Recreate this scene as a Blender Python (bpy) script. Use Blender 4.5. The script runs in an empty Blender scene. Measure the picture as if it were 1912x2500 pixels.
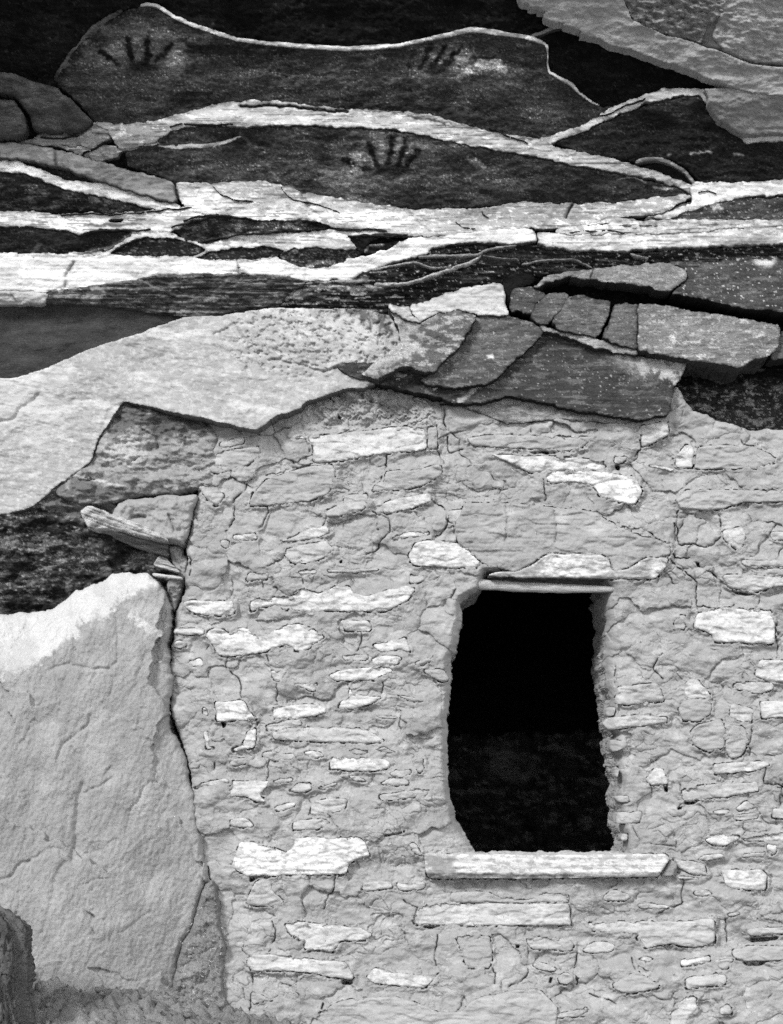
import bpy, math, random
import numpy as np
from mathutils import Vector

# ------------------------------------------------------------------ camera, sky, sun, exposure
scene = bpy.context.scene
D = 4.0            # metres from the lens to the plane of the masonry wall (y = 0)
ZE = 0.55          # height of the lens above the foot of the wall
CX, PY0 = 956.0, 1950.0
cam_data = bpy.data.cameras.new("camera")
cam = bpy.data.objects.new("camera", cam_data)
scene.collection.objects.link(cam)
cam.location = (0, -D, ZE)
cam.rotation_euler = (math.radians(90), 0, 0)
cam_data.sensor_fit = 'VERTICAL'
cam_data.sensor_height = 25.0
cam_data.lens = 40.0                       # 2.5 m tall at 4 m
cam_data.shift_y = (PY0 - 1250.0) / 2500.0  # rising front of a view camera
cam_data.clip_start = 0.05
cam_data.clip_end = 3000
scene.camera = cam

SUN_EL, SUN_AZ = 35, -36                   # degrees; azimuth from straight behind the camera, minus = left
world = bpy.data.worlds.new("World")
scene.world = world
world.use_nodes = True
wn, wl = world.node_tree.nodes, world.node_tree.links
wn.clear()
sky = wn.new('ShaderNodeTexSky')
sky.sky_type = 'NISHITA'
sky.sun_disc = False
sky.sun_elevation = math.radians(SUN_EL)
sky.sun_rotation = math.radians(180 + SUN_AZ)
bw = wn.new('ShaderNodeRGBToBW')           # the photograph is black and white
bg = wn.new('ShaderNodeBackground')
bg.inputs['Strength'].default_value = 0.085
wo = wn.new('ShaderNodeOutputWorld')
wl.new(sky.outputs[0], bw.inputs[0]); wl.new(bw.outputs[0], bg.inputs[0]); wl.new(bg.outputs[0], wo.inputs[0])
sd_ = bpy.data.lights.new("sun", 'SUN')
sd_.energy = 1.5
sd_.angle = math.radians(13)
sun = bpy.data.objects.new("sun", sd_)
scene.collection.objects.link(sun)
az, el = math.radians(SUN_AZ), math.radians(SUN_EL)
sdir = Vector((math.sin(az) * math.cos(el), -math.cos(az) * math.cos(el), math.sin(el)))
sun.rotation_euler = sdir.to_track_quat('Z', 'Y').to_euler()
scene.view_settings.view_transform = 'Standard'
scene.view_settings.look = 'None'
scene.view_settings.gamma = 1
scene.view_settings.exposure = 1.55
scene.cycles.use_denoising = False
scene.cycles.max_bounces = 6
scene.cycles.diffuse_bounces = 4

# ------------------------------------------------------------------ noise and grids
rng = np.random.default_rng(7)
f32 = np.float32

def h2(ix, iy, s=0):
    with np.errstate(over='ignore'):
        h = (ix.astype(np.uint32) * np.uint32(374761393)) ^ (iy.astype(np.uint32) * np.uint32(668265263)) ^ np.uint32((s * 2246822519 + 97) & 0xffffffff)
        h = (h ^ (h >> np.uint32(13))) * np.uint32(1274126177)
        h ^= h >> np.uint32(16)
        h *= np.uint32(2654435761)
        h ^= h >> np.uint32(15)
    return (h & np.uint32(0xffffff)).astype(f32) / f32(16777216.0)

def vn(x, y, s=0):
    ix = np.floor(x); iy = np.floor(y)
    fx = (x - ix).astype(f32); fy = (y - iy).astype(f32)
    ux = fx * fx * fx * (fx * (fx * 6 - 15) + 10); uy = fy * fy * fy * (fy * (fy * 6 - 15) + 10)
    ix = ix.astype(np.int64); iy = iy.astype(np.int64)
    def gr(a, b, dx, dy):
        t = h2(a, b, s) * f32(6.2831853)
        return np.cos(t) * dx + np.sin(t) * dy
    a = gr(ix, iy, fx, fy); b = gr(ix + 1, iy, fx - 1, fy)
    c = gr(ix, iy + 1, fx, fy - 1); d = gr(ix + 1, iy + 1, fx - 1, fy - 1)
    return (a + (b - a) * ux + (c - a) * uy + (a - b - c + d) * ux * uy) * f32(1.5)

def fbm(x, y, o=4, s=0, g=0.5):
    r = 0; a = 1.0; f = 1.0
    for k in range(o):
        r = r + a * vn(x * f, y * f, s + k * 17)
        a *= g; f *= 2.03
    return r

def ridged(x, y, o=4, s=0):
    r = 0; a = 1.0; f = 1.0
    for k in range(o):
        r = r + a * (1 - 2 * np.abs(vn(x * f, y * f, s + k * 11)))
        a *= .5; f *= 2.1
    return r

def worley(x, y, s=0):
    ix = np.floor(x).astype(np.int64); iy = np.floor(y).astype(np.int64)
    f1 = np.full(x.shape, 9, f32); f2 = f1.copy(); cid = np.zeros(x.shape, f32); px = np.zeros(x.shape, f32); py = px.copy()
    for dx in (-1, 0, 1):
        for dy in (-1, 0, 1):
            a = ix + dx; b = iy + dy
            qx = a + h2(a, b, s) - x; qy = b + h2(a, b, s + 5) - y
            dd = np.sqrt(qx * qx + qy * qy).astype(f32)
            nw = dd < f1
            f2 = np.where(nw, f1, np.minimum(f2, dd))
            cid = np.where(nw, h2(a, b, s + 9), cid)
            px = np.where(nw, qx, px); py = np.where(nw, qy, py)
            f1 = np.where(nw, dd, f1)
    return f1, f2, cid, px, py

def sst(a, b, x):
    t = np.clip((x - a) / (b - a), 0, 1)
    return t * t * (3 - 2 * t)

class Grid:
    def __init__(s, x0, y0, x1, y1, res):
        s.x0, s.y0, s.res = x0, y0, res
        s.nx = int((x1 - x0) / res) + 2; s.ny = int((y1 - y0) / res) + 2
        s.X, s.Y = np.meshgrid((x0 + np.arange(s.nx) * res).astype(f32), (y0 + np.arange(s.ny) * res).astype(f32))

def segdist(pts, g, R, closed, near=False):
    P = np.asarray(pts, float)
    Q = np.roll(P, -1, 0) if closed else P[1:]
    A = P if closed else P[:-1]
    d2 = np.full((g.ny, g.nx), R * R, f32)
    cx = g.X.copy() if near else None; cy = g.Y.copy() if near else None
    for (ax, ay), (bx, by) in zip(A, Q):
        i0 = max(0, int((min(ax, bx) - R - g.x0) / g.res)); i1 = min(g.nx, int((max(ax, bx) + R - g.x0) / g.res) + 2)
        j0 = max(0, int((min(ay, by) - R - g.y0) / g.res)); j1 = min(g.ny, int((max(ay, by) + R - g.y0) / g.res) + 2)
        if i0 >= i1 or j0 >= j1: continue
        x = g.X[j0:j1, i0:i1]; y = g.Y[j0:j1, i0:i1]
        ex, ey = bx - ax, by - ay
        L = ex * ex + ey * ey
        t = np.clip(((x - ax) * ex + (y - ay) * ey) / L, 0, 1) if L > 1e-9 else 0 * x
        qx = ax + t * ex; qy = ay + t * ey
        dd = (x - qx) ** 2 + (y - qy) ** 2
        w = d2[j0:j1, i0:i1]
        m = dd < w
        w[m] = dd[m]
        if near:
            cx[j0:j1, i0:i1][m] = qx[m]; cy[j0:j1, i0:i1][m] = qy[m]
    return np.sqrt(d2), cx, cy

def inside(pts, g):
    P = np.asarray(pts, float); Q = np.roll(P, -1, 0)
    c = np.zeros((g.ny, g.nx + 1), np.int32)
    for (ax, ay), (bx, by) in zip(P, Q):
        if ay == by: continue
        lo, hi = (ay, by) if ay < by else (by, ay)
        r0 = max(0, math.ceil((lo - g.y0) / g.res)); r1 = min(g.ny, math.ceil((hi - g.y0) / g.res))
        if r0 >= r1: continue
        r = np.arange(r0, r1)
        xs = ax + (g.y0 + r * g.res - ay) / (by - ay) * (bx - ax)
        col = np.clip(np.ceil((xs - g.x0) / g.res), 0, g.nx).astype(int)
        np.add.at(c, (r, col), 1)
    return (np.cumsum(c, 1)[:, :g.nx] % 2) == 1

def sdf(pts, g, R=40, near=False):
    d, cx, cy = segdist(pts, g, R, True, near)
    s = np.where(inside(pts, g), d, -d)
    return (s, cx, cy) if near else s

def roughen(pts, amp, step=5, closed=True, seed=3, smooth=2):
    P = np.asarray(pts, float)
    n = len(P); out = []
    for i in range(n if closed else n - 1):
        a, b = P[i], P[(i + 1) % n]
        L = np.hypot(*(b - a)); k = max(1, int(L / step))
        for j in range(k): out.append(a + (b - a) * j / k)
    if not closed: out.append(P[-1])
    O = np.array(out)
    if smooth and len(O) > 8:                # soften traced corners a little
        for _ in range(int(smooth)):
            if closed: O = .25 * np.roll(O, 1, 0) + .5 * O + .25 * np.roll(O, -1, 0)
            else: O[1:-1] = .25 * O[:-2] + .5 * O[1:-1] + .25 * O[2:]
    x, y = O[:, 0], O[:, 1]
    O = O + amp * np.stack([fbm(x / 30, y / 30, 4, seed, .72), fbm(x / 30, y / 30, 4, seed + 50, .72)], 1)
    return O

def w3(px, py, y):                           # a point seen at (px, py), standing at depth y
    f = .001 * (D + y) / D
    return (px - CX) * f, y, ZE + (PY0 - py) * f

# traced outlines are written in the pixels of an enlargement: origin x, origin y, scale
FR = {'A': (0, 0, 1.68), 'B': (912, 0, 1.68), 'C': (0, 450, 1.68), 'D': (912, 450, 1.68), 'E': (0, 900, 2.4),
      'F': (0, 1500, 2.197), 'G': (400, 900, 2.4), 'H': (400, 1500, 2.4), 'I': (500, 1950, 2.4), 'J': (1000, 900, 1.842),
      'K': (1050, 1400, 1.949), 'L': (1100, 2000, 2.069), 'M': (800, 650, 3.36), 'N': (450, 500, 2.585), 'Q': (1500, 1400, 3.6626), 'Z': (0, 0, 1)}

def T(f, s, ext=True):
    ox, oy, k = FR[f]
    v = [float(t) for t in s.split()]
    P = [(ox + v[i] / k, oy + v[i + 1] / k) for i in range(0, len(v), 2)]
    if ext:
        P = [(-150 if x < 3 else 2060 if x > 1908 else x, -200 if y < 3 else 2640 if y > 2496 else y) for x, y in P]
    return P

# ------------------------------------------------------------------ materials
def rock_mat(name, var=.22, var_scale=18, bump=.5, bump_scale=90, dist=.004, stretch=1.0, speck=0.0, speck_scale=300, pits=0.0, rough=.95):
    m = bpy.data.materials.new(name); m.use_nodes = True
    n, l = m.node_tree.nodes, m.node_tree.links
    bs = n['Principled BSDF']
    bs.inputs['Roughness'].default_value = rough
    bs.inputs['Specular IOR Level'].default_value = .05 if speck > 1 else .1
    at = n.new('ShaderNodeAttribute'); at.attribute_name = 'tone'
    tc = n.new('ShaderNodeTexCoord'); oi = n.new('ShaderNodeObjectInfo')
    add = n.new('ShaderNodeVectorMath'); add.operation = 'MULTIPLY_ADD'
    l.new(oi.outputs['Random'], add.inputs[0]); add.inputs[1].default_value = (7, 9, 11); l.new(tc.outputs['Object'], add.inputs[2])
    mp = n.new('ShaderNodeVectorMath'); mp.operation = 'MULTIPLY'
    mp.inputs[1].default_value = (1, 1, stretch); l.new(add.outputs[0], mp.inputs[0])
    def noise(sc, det, rg=.6, vec=mp):
        t = n.new('ShaderNodeTexNoise'); t.inputs['Scale'].default_value = sc; t.inputs['Detail'].default_value = det
        t.inputs['Roughness'].default_value = rg; l.new(vec.outputs[0], t.inputs['Vector']); return t.outputs['Fac']
    def rmap(s, a, b, c, d):
        r = n.new('ShaderNodeMapRange'); l.new(s, r.inputs[0])
        for i, q in enumerate((a, b, c, d)): r.inputs[i + 1].default_value = q
        return r.outputs[0]
    def mth(op, a, b):
        r = n.new('ShaderNodeMath'); r.operation = op
        for i, q in enumerate((a, b)):
            if isinstance(q, (int, float)): r.inputs[i].default_value = q
            else: l.new(q, r.inputs[i])
        return r.outputs[0]
    v1 = rmap(noise(var_scale, 8, .65), .3, .7, 1 - var, 1 + var)
    v2 = rmap(noise(var_scale * 14, 3, .6), .3, .7, 1 - var * .8, 1 + var * .8)
    col = mth('MULTIPLY', at.outputs['Fac'], mth('MULTIPLY', v1, v2))
    if speck:
        sp = mth('MULTIPLY', rmap(noise(speck_scale, 2, .7), .52, .72, 0, 1), rmap(noise(14, 4, .6), .35, .65, .15, 1.0))
        col = mth('MULTIPLY', col, mth('ADD', mth('MULTIPLY', sp, speck), .75))
    fin = mth('MINIMUM', col, .86)
    cc = n.new('ShaderNodeCombineColor')
    for i in range(3): l.new(fin, cc.inputs[i])
    l.new(cc.outputs[0], bs.inputs['Base Color'])
    hgt = mth('ADD', noise(bump_scale, 7, .68), mth('MULTIPLY', noise(bump_scale * 5, 3, .6), .25))
    if pits:
        hgt = mth('SUBTRACT', hgt, mth('MULTIPLY', rmap(noise(bump_scale * 1.7, 2, .5), .6, .75, 0, 1), pits))
    bp = n.new('ShaderNodeBump'); bp.inputs['Strength'].default_value = bump; bp.inputs['Distance'].default_value = dist
    l.new(hgt, bp.inputs['Height']); l.new(bp.outputs[0], bs.inputs['Normal'])
    return m

M_mud = rock_mat('mud_mortar', .10, 14, .5, 130, .0035, 1.0, 0, pits=.3)
M_stone = rock_mat('dressed_sandstone', .10, 22, .5, 110, .003, 2.6)
M_pale = rock_mat('pale_sandstone', .10, 16, .45, 90, .004, 2.2)
M_soot = rock_mat('sooted_sandstone', .3, 12, .8, 160, .005, 1.4, 1.0, 330)
M_dark = rock_mat('weathered_dark_sandstone', .28, 16, .8, 110, .005, 2.4, .9, 240)
M_boul = rock_mat('boulder_sandstone', .12, 12, .65, 150, .005, .8, pits=.3)
M_soil = rock_mat('dusty_soil', .22, 20, 1.0, 140, .006, 1.0, .15, 200, .4)
M_wood = rock_mat('weathered_wood', .22, 20, .9, 60, .004, 7.0)
M_straw = rock_mat('dry_straw', .2, 20, .2, 60, .001)

# ------------------------------------------------------------------ mesh builder
def empty(name, loc):
    o = bpy.data.objects.new(name, None); scene.collection.objects.link(o); o.location = loc; o.empty_display_size = .1
    return o

def tag(o, **k):
    for a, b in k.items(): o[a] = b
    return o

def raw_mesh(name, V, F, tone, mat, parent=None, smooth=None):
    """V n*3, F m*4 quads, tone n. The object's origin is put at the middle of its vertices."""
    me = bpy.data.meshes.new(name)
    c = (V.min(0) + V.max(0)) / 2
    V = (V - c).astype(f32)
    me.vertices.add(len(V)); me.vertices.foreach_set('co', V.ravel())
    k = F.shape[1]
    me.loops.add(F.size); me.loops.foreach_set('vertex_index', F.ravel().astype(np.int32))
    me.polygons.add(len(F)); me.polygons.foreach_set('loop_start', (np.arange(len(F)) * k).astype(np.int32))
    me.update(calc_edges=True)
    if smooth is not None: me.polygons.foreach_set('use_smooth', smooth)
    a = me.attributes.new('tone', 'FLOAT', 'POINT'); a.data.foreach_set('value', tone.astype(f32).ravel())
    me.materials.append(mat)
    o = bpy.data.objects.new(name, me); scene.collection.objects.link(o)
    c = Vector(c.tolist())
    if parent is not None:
        o.parent = parent
        o.location = c - parent_loc(parent)
    else: o.location = c
    return o

def parent_loc(p):
    v = Vector((0, 0, 0))
    while p is not None: v += p.location; p = p.parent
    return v

def relief(name, poly, dep, tone, mat, parent=None, res=2.5, thick=.05, bev=6, bevd=.005, rough=2.0, holes=(), seed=3, paint=(), side=1.0, grooves=()):
    poly = roughen(poly, rough, seed=seed)
    lo, hi = poly.min(0), poly.max(0)
    g = Grid(lo[0] - 2 * res, lo[1] - 2 * res, hi[0] + 2 * res, hi[1] + 2 * res, res)
    R = max(30, bev * 2)
    sd, cx, cy = sdf(poly, g, R, True)
    for h in holes:
        s2, hx, hy = sdf(h, g, R, True)
        m = -s2 < sd
        sd = np.where(m, -s2, sd); cx = np.where(m, hx, cx); cy = np.where(m, hy, cy)
    keep = sd > -.55 * res
    sn = keep & (sd < .55 * res)
    X = np.where(sn, cx, g.X).astype(f32); Y = np.where(sn, cy, g.Y).astype(f32)
    s = np.maximum(sd, 0)
    y = dep(X, Y, s, g)
    if bev: 
        t = 1 - np.minimum(s / bev, 1)
        y = y + bevd * (1 - np.sqrt(np.maximum(1 - t * t, 0)))
    for pts, wd, dp in grooves:
        dl = segdist(roughen(pts, 3, closed=False), g, wd * 3 + 2, False)[0]
        y = y + dp * np.exp(-(dl / wd) ** 2)
    tn = tone(X, Y, s, g) if callable(tone) else np.full(X.shape, tone, f32)
    for f in paint: tn = do_paint(tn, f, g)
    qm = keep[:-1, :-1] & keep[1:, :-1] & keep[1:, 1:] & keep[:-1, 1:]
    ids = np.arange(g.nx * g.ny).reshape(g.ny, g.nx)
    a, b, c, d = ids[:-1, :-1], ids[1:, :-1], ids[1:, 1:], ids[:-1, 1:]
    F = np.stack([a[qm], b[qm], c[qm], d[qm]], 1)
    x3, y3, z3 = w3(X, Y, y)
    V = np.stack([x3.ravel(), y3.ravel(), z3.ravel()], 1); tn = tn.ravel()
    used = np.zeros(len(V), bool); used[F] = True
    re = np.cumsum(used) - 1
    Vf = V[used]; Tf = tn[used]; F = re[F]
    qp = np.pad(qm, 1)
    E = []
    E.append((a, d, qm & ~qp[:-2, 1:-1])); E.append((c, b, qm & ~qp[2:, 1:-1]))
    E.append((b, a, qm & ~qp[1:-1, :-2])); E.append((d, c, qm & ~qp[1:-1, 2:]))
    e0 = np.concatenate([p[m] for p, q, m in E]); e1 = np.concatenate([q[m] for p, q, m in E])
    n = len(e0); mt = float(np.mean(Tf)) * side  # side below one paints shade and soot into rims and undersides
    nr = max(1, int(round(thick / .018))) if thick > .09 else 1
    rows = []
    for r_ in range(nr + 1):
        for e in (e0, e1):
            q = V[e].copy(); q[:, 1] += thick * r_ / nr
            if nr > 1 and r_:
                k_ = .006 * min(1, r_ / 2)
                q[:, 0] += k_ * fbm(q[:, 2] * 28, q[:, 1] * 34 + 3, 3, 5); q[:, 2] += k_ * fbm(q[:, 0] * 28, q[:, 1] * 34 + 9, 3, 6)
            rows.append(q)
    S = np.concatenate(rows)
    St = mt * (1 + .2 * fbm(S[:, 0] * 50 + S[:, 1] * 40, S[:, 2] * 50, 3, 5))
    k = np.arange(n) + len(Vf)
    SF = np.concatenate([np.stack([k + 2 * r_ * n, k + (2 * r_ + 1) * n, k + (2 * r_ + 3) * n, k + (2 * r_ + 2) * n], 1) for r_ in range(nr)])
    sm = np.concatenate([np.ones(len(F), bool), np.zeros(len(SF), bool)])
    return raw_mesh(name, np.concatenate([Vf, S]), np.concatenate([F, SF]), np.concatenate([Tf, St]), mat, parent, sm)

def do_paint(tn, f, g):
    k = f[0]
    if k == 'p':                              # patch with a warped soft edge
        _, pts, tone, soft, warp = f
        s = sdf(pts, g, 60) + warp * fbm(g.X / 22, g.Y / 22, 4, 31, .65)
        w = sst(-soft, soft, s)
    elif k == 'l':                            # line
        _, pts, wd, tone, soft = f
        s = wd - segdist(roughen(pts, 3, closed=False), g, wd + soft + 20, False)[0] + wd * .8 * fbm(g.X / 18, g.Y / 18, 3, 33, .6)
        w = sst(-soft, soft, s)
    elif k == 'e':                            # cloudy blot
        _, cx, cy, rx, ry, tone, st = f
        r = np.sqrt(((g.X - cx) / rx) ** 2 + ((g.Y - cy) / ry) ** 2) + .35 * fbm(g.X / 60, g.Y / 40, 4, 35, .6)
        w = st * sst(1.1, .25, r)
    elif k == 's':                            # bared pale grains showing through the soot
        n = vn(g.X / 4.6, g.Y / 3.1, 61); m = sst(-.3, .5, fbm(g.X / 70, g.Y / 30, 4, 62, .6))
        return tn * (1 + f[1] * m * sst(.25, .75, n)) * (.75 + .5 * vn(g.X / 9, g.Y / 3.5, 63))
    elif k == 'n':                            # lichen and flake mottling
        _, tone, sx, sy, lo, hi, seed, st = f
        w = st * sst(lo, hi, fbm(g.X / sx, g.Y / sy, 6, seed, .68))
    return tn * (1 - w) + tone * w

# ------------------------------------------------------------------ depth of the overhang
# pale ledges: their fronts stand nearly upright; the sooty faces between them slope back like a ceiling
BAND = {}
def strip(pts):                               # centre line with widths -> outline
    v = [float(t) for t in pts.split()]
    P = np.array([(v[i], v[i + 1]) for i in range(0, len(v), 3)]); W = np.array(v[2::3]) / 2
    t = np.gradient(P, axis=0); n = np.stack([-t[:, 1], t[:, 0]], 1) / np.maximum(np.hypot(t[:, 0], t[:, 1]), 1e-6)[:, None]
    return [tuple(q) for q in np.concatenate([P + n * W[:, None], (P - n * W[:, None])[::-1]])]

def thin(q, k=.72):
    v = q.split()
    return ' '.join(str(float(t) * k * (.85 + .3 * ((i * 7) % 5) / 4)) if i % 3 == 2 else t for i, t in enumerate(v))
BAND['top'] = strip(thin("340 16 8 362 9 13 385 14 13 420 38 13 470 60 12 520 78 13 575 95 13 650 105 14 750 113 15 845 119 16 912 115 14 972 111 13 1031 98 14 1102 83 15 1150 71 16 1198 77 17 1245 84 15 1293 92 16 1318 100 13 1336 110 8 1338 130 5 1337 160 5 1340 176 8 1364 189 11 1398 208 12 1412 225 8 1440 246 9 1466 259 5"))
BAND['twig'] = strip("1290 91 8 1310 85 8 1329 77 9 1352 67 9 1388 60 5")
BAND['main'] = T('A', "390 500 460 508 560 505 660 490 760 462 870 430 960 418 1050 412 1140 412 1250 430 1400 445 1540 450 1680 460") + \
    T('B', "220 470 320 495 420 525 540 550 680 570 760 605 860 625 980 648 1080 680 1170 705 1260 740 1320 765 1300 800 1230 760 1150 735 1050 720 920 690 800 670 650 640 560 625 420 600 300 575 160 545 80 530") + \
    T('A', "1560 530 1400 520 1280 512 1080 515 1000 520 860 510 760 520 700 540 640 580 560 605 490 612 460 580 450 545")
BAND['rise'] = T('B', "660 574 760 545 860 510 930 470 980 440 1060 405 1100 395 1150 372 1200 358 1290 365 1360 368 1375 400 1372 430 1402 470 1450 510 1500 538 1522 552 1600 545 1680 540 1680 570 1600 578 1525 585 1490 555 1420 505 1380 460 1360 420 1340 388 1240 395 1180 410 1110 425 1040 455 960 490 890 525 800 560 730 592")
BAND['knot'] = T('B', "1300 760 1320 742 1360 750 1520 745 1680 730 1680 800 1560 802 1420 830 1350 850 1290 865 1200 900 1130 890 1260 850 1310 830 1305 795")
BAND['arch'] = strip("1549 396 6 1570 390 10 1595 387 9 1622 391 10 1650 405 9 1672 419 9 1688 437 9 1697 452 8")
BAND['diag'] = T('A', "0 555 100 590 230 610 380 655 520 695 640 725 715 748 730 820 700 832 640 815 520 780 400 740 250 690 130 660 0 620")
BAND['under'] = T('A', "0 650 80 660 180 700 280 740 420 750 500 760 660 830 740 835 740 880 600 850 480 820 350 790 240 765 100 710 0 690")
BAND['wide'] = T('C', "720 -8 870 -6 1050 -18 1150 0 1240 30 1400 60 1560 85 1680 100") + \
    T('D', "160 103 270 100 450 98 560 75 640 72 760 78 880 78 1000 72 1150 55 1260 42 1320 45 1200 110 1120 130 960 140 860 170 700 182 640 180 500 187 320 210 220 215 130 214 40 205") + \
    T('C', "1600 196 1450 185 1380 178 1300 150 1200 145 1060 150 1000 140 900 125 830 120 780 110 750 85 725 40")
BAND['streak'] = T('C', "0 112 150 110 230 124 330 118 470 120 560 112 690 98 760 92 860 98 1000 120 900 130 800 150 750 180 690 195 780 232 860 245 960 212 1100 202 1250 196 1400 182 1500 180 1600 186 1680 200 1690 205 1600 212 1480 207 1420 215 1440 240 1470 262 1440 266 1300 258 1200 260 1150 290 1080 316 800 312 700 298 560 300 430 292 250 284 330 275 440 272 550 202 500 187 400 185 330 202 240 187 120 172 0 174")
BAND['white'] = T('C', "0 280 250 283 430 290 560 297 700 298 800 300 860 312 1000 315 1080 312 1140 298 1180 318 1250 345 1330 345 1390 325 1440 300 1520 290 1600 260 1680 222") + \
    T('D', "200 218 260 215 330 205 500 186 620 180 660 190 665 235 640 241 540 246 400 236 300 250 240 266 180 300 100 312 40 336 0 346") + \
    T('C', "1480 372 1430 402 1380 390 1250 402 1200 386 1060 376 980 372 850 370 740 372 640 376 560 396 440 412 400 426 300 432 150 442 0 434")
BAND['shelf'] = T('D', "666 195 760 200 840 208 1000 205 1200 205 1400 190 1500 180 1620 178 1680 186 1680 242 1550 250 1400 256 1250 262 1060 267 1040 280 900 276 800 270 720 256 668 240")
BAND['crumbly'] = T('D', "760 176 860 168 960 140 1000 135 1100 150 1280 142 1400 146 1560 146 1680 140 1680 180 1500 178 1390 190 1200 204 1000 203 840 206 740 198")

gd = Grid(-220, -280, 2140, 1300, 5.0)
pale = np.zeros(gd.X.shape, f32)
for k, p in BAND.items():
    if k not in ('top', 'twig', 'arch'): pale = np.maximum(pale, inside(p, gd))
def blur(a, r, ax):
    k = 2 * r + 1
    p = np.pad(a, [(r + 1, r) if i == ax else (0, 0) for i in (0, 1)], mode='edge')
    c = np.cumsum(p, axis=ax, dtype=np.float64)
    n = a.shape[ax]
    return (np.take(c, range(k, k + n), ax) - np.take(c, range(0, n), ax)) / k
slope = np.where(gd.Y < 770, 1 - .88 * pale, 0.0)
slope = blur(blur(slope, 2, 0), 5, 1)
cum = np.cumsum(slope[::-1], 0)[::-1] * gd.res
cum = blur(blur(cum, 14, 1), 10, 1)
DC = (.05 - .0006 * cum).astype(f32)

def Dc(X, Y):
    u = np.clip((X - gd.x0) / gd.res, 0, gd.nx - 1.001); v = np.clip((Y - gd.y0) / gd.res, 0, gd.ny - 1.001)
    i = u.astype(int); j = v.astype(int); a = u - i; b = v - j
    return (DC[j, i] * (1 - a) + DC[j, i + 1] * a) * (1 - b) + (DC[j + 1, i] * (1 - a) + DC[j + 1, i + 1] * a) * b

def cliff_dep(off, big=.010, fine=.0025, sx=160, sy=70, seed=1, lay=0.0, slope=(0, 0, 0, 0)):
    cx0, cy0, gx, gy = slope
    def f(X, Y, s, g):
        y = Dc(X, Y) + off + (gx * (X - cx0) + gy * (Y - cy0)) * .001
        y = y + .008 * fbm(X / 160, Y / 70, 3, 1) + fine * fbm(X / 22, Y / 12, 4, seed + 3, .6)
        if lay: y = y + lay * vn(X / 240 + 3, Y / 5.5 + .6 * vn(X / 90, Y / 60, 8), seed + 9)
        return y
    return f

def plane_dep(y0, c, gx, gy, big=.006, fine=.002, sx=120, sy=60, seed=1, lay=0.0):
    def f(X, Y, s, g):
        y = y0 + (gx * (X - c[0]) + gy * (Y - c[1])) * .001
        y = y + big * fbm(X / sx, Y / sy, 3, seed) + fine * fbm(X / 20, Y / 11, 4, seed + 3, .62)
        if lay: y = y + lay * vn(X / 200, Y / 5 + .5 * vn(X / 80, Y / 50, 8), seed + 9)
        return y
    return f

def vary(t, a=.15, sx=70, sy=35, seed=2):
    return lambda X, Y, s, g: (t * (1 + a * fbm(X / sx, Y / sy, 5, seed, .6))).astype(f32)

def edged(t, dark, width, a=.16, seed=2, sx=60, sy=16):
    """stone whose borders keep a ragged film of soot"""
    def f(X, Y, s, g):
        v = t * (1 + a * fbm(X / sx, Y / sy, 5, seed, .62) + .18 * fbm(X / 260, Y / 90, 2, seed + 4))
        m = sst(.3, 1.15, 1.15 * np.exp(-s / width) + .55 * fbm(X / 34, Y / 12, 5, seed + 8, .66))
        return (v * (1 - m) + dark * m).astype(f32)
    return f

# ------------------------------------------------------------------ the cliff
cliff = tag(empty('cliff', (0, .6, 0)), kind='structure')

# sooty roof behind every other piece
relief('overhang', [(-600, -700), (2600, -700), (2600, 1150), (1500, 1120), (1000, 1000), (700, 960), (560, 1040), (300, 1500), (-600, 1500)],
       lambda X, Y, s, g: Dc(X, Y) + .006 + .008 * fbm(X / 160, Y / 70, 3, 1) + .003 * fbm(X / 18, Y / 9, 4, 6, .6) + .10 * sst(770, 900, Y),
       vary(.009, .45, 60, 30, 11), M_soot, cliff, res=4, thick=.3, bev=0,
       paint=[('n', .022, 90, 30, .15, .8, 40, .6), ('s', 3.0)])

def face(poly, off, tone, label=None, paint=(), mat=M_soot, **k):
    o = relief('rock_face', poly, cliff_dep(off * .4, **k), tone, mat, cliff, res=2.6, thick=.05, bev=3, bevd=.003, rough=2.5, paint=list(paint) + ([('n', .018, 240, 70, .0, .9, 251, .6), ('s', 3.6)] if mat is M_soot else []))
    if label: o['label'] = label
    return o

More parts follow.
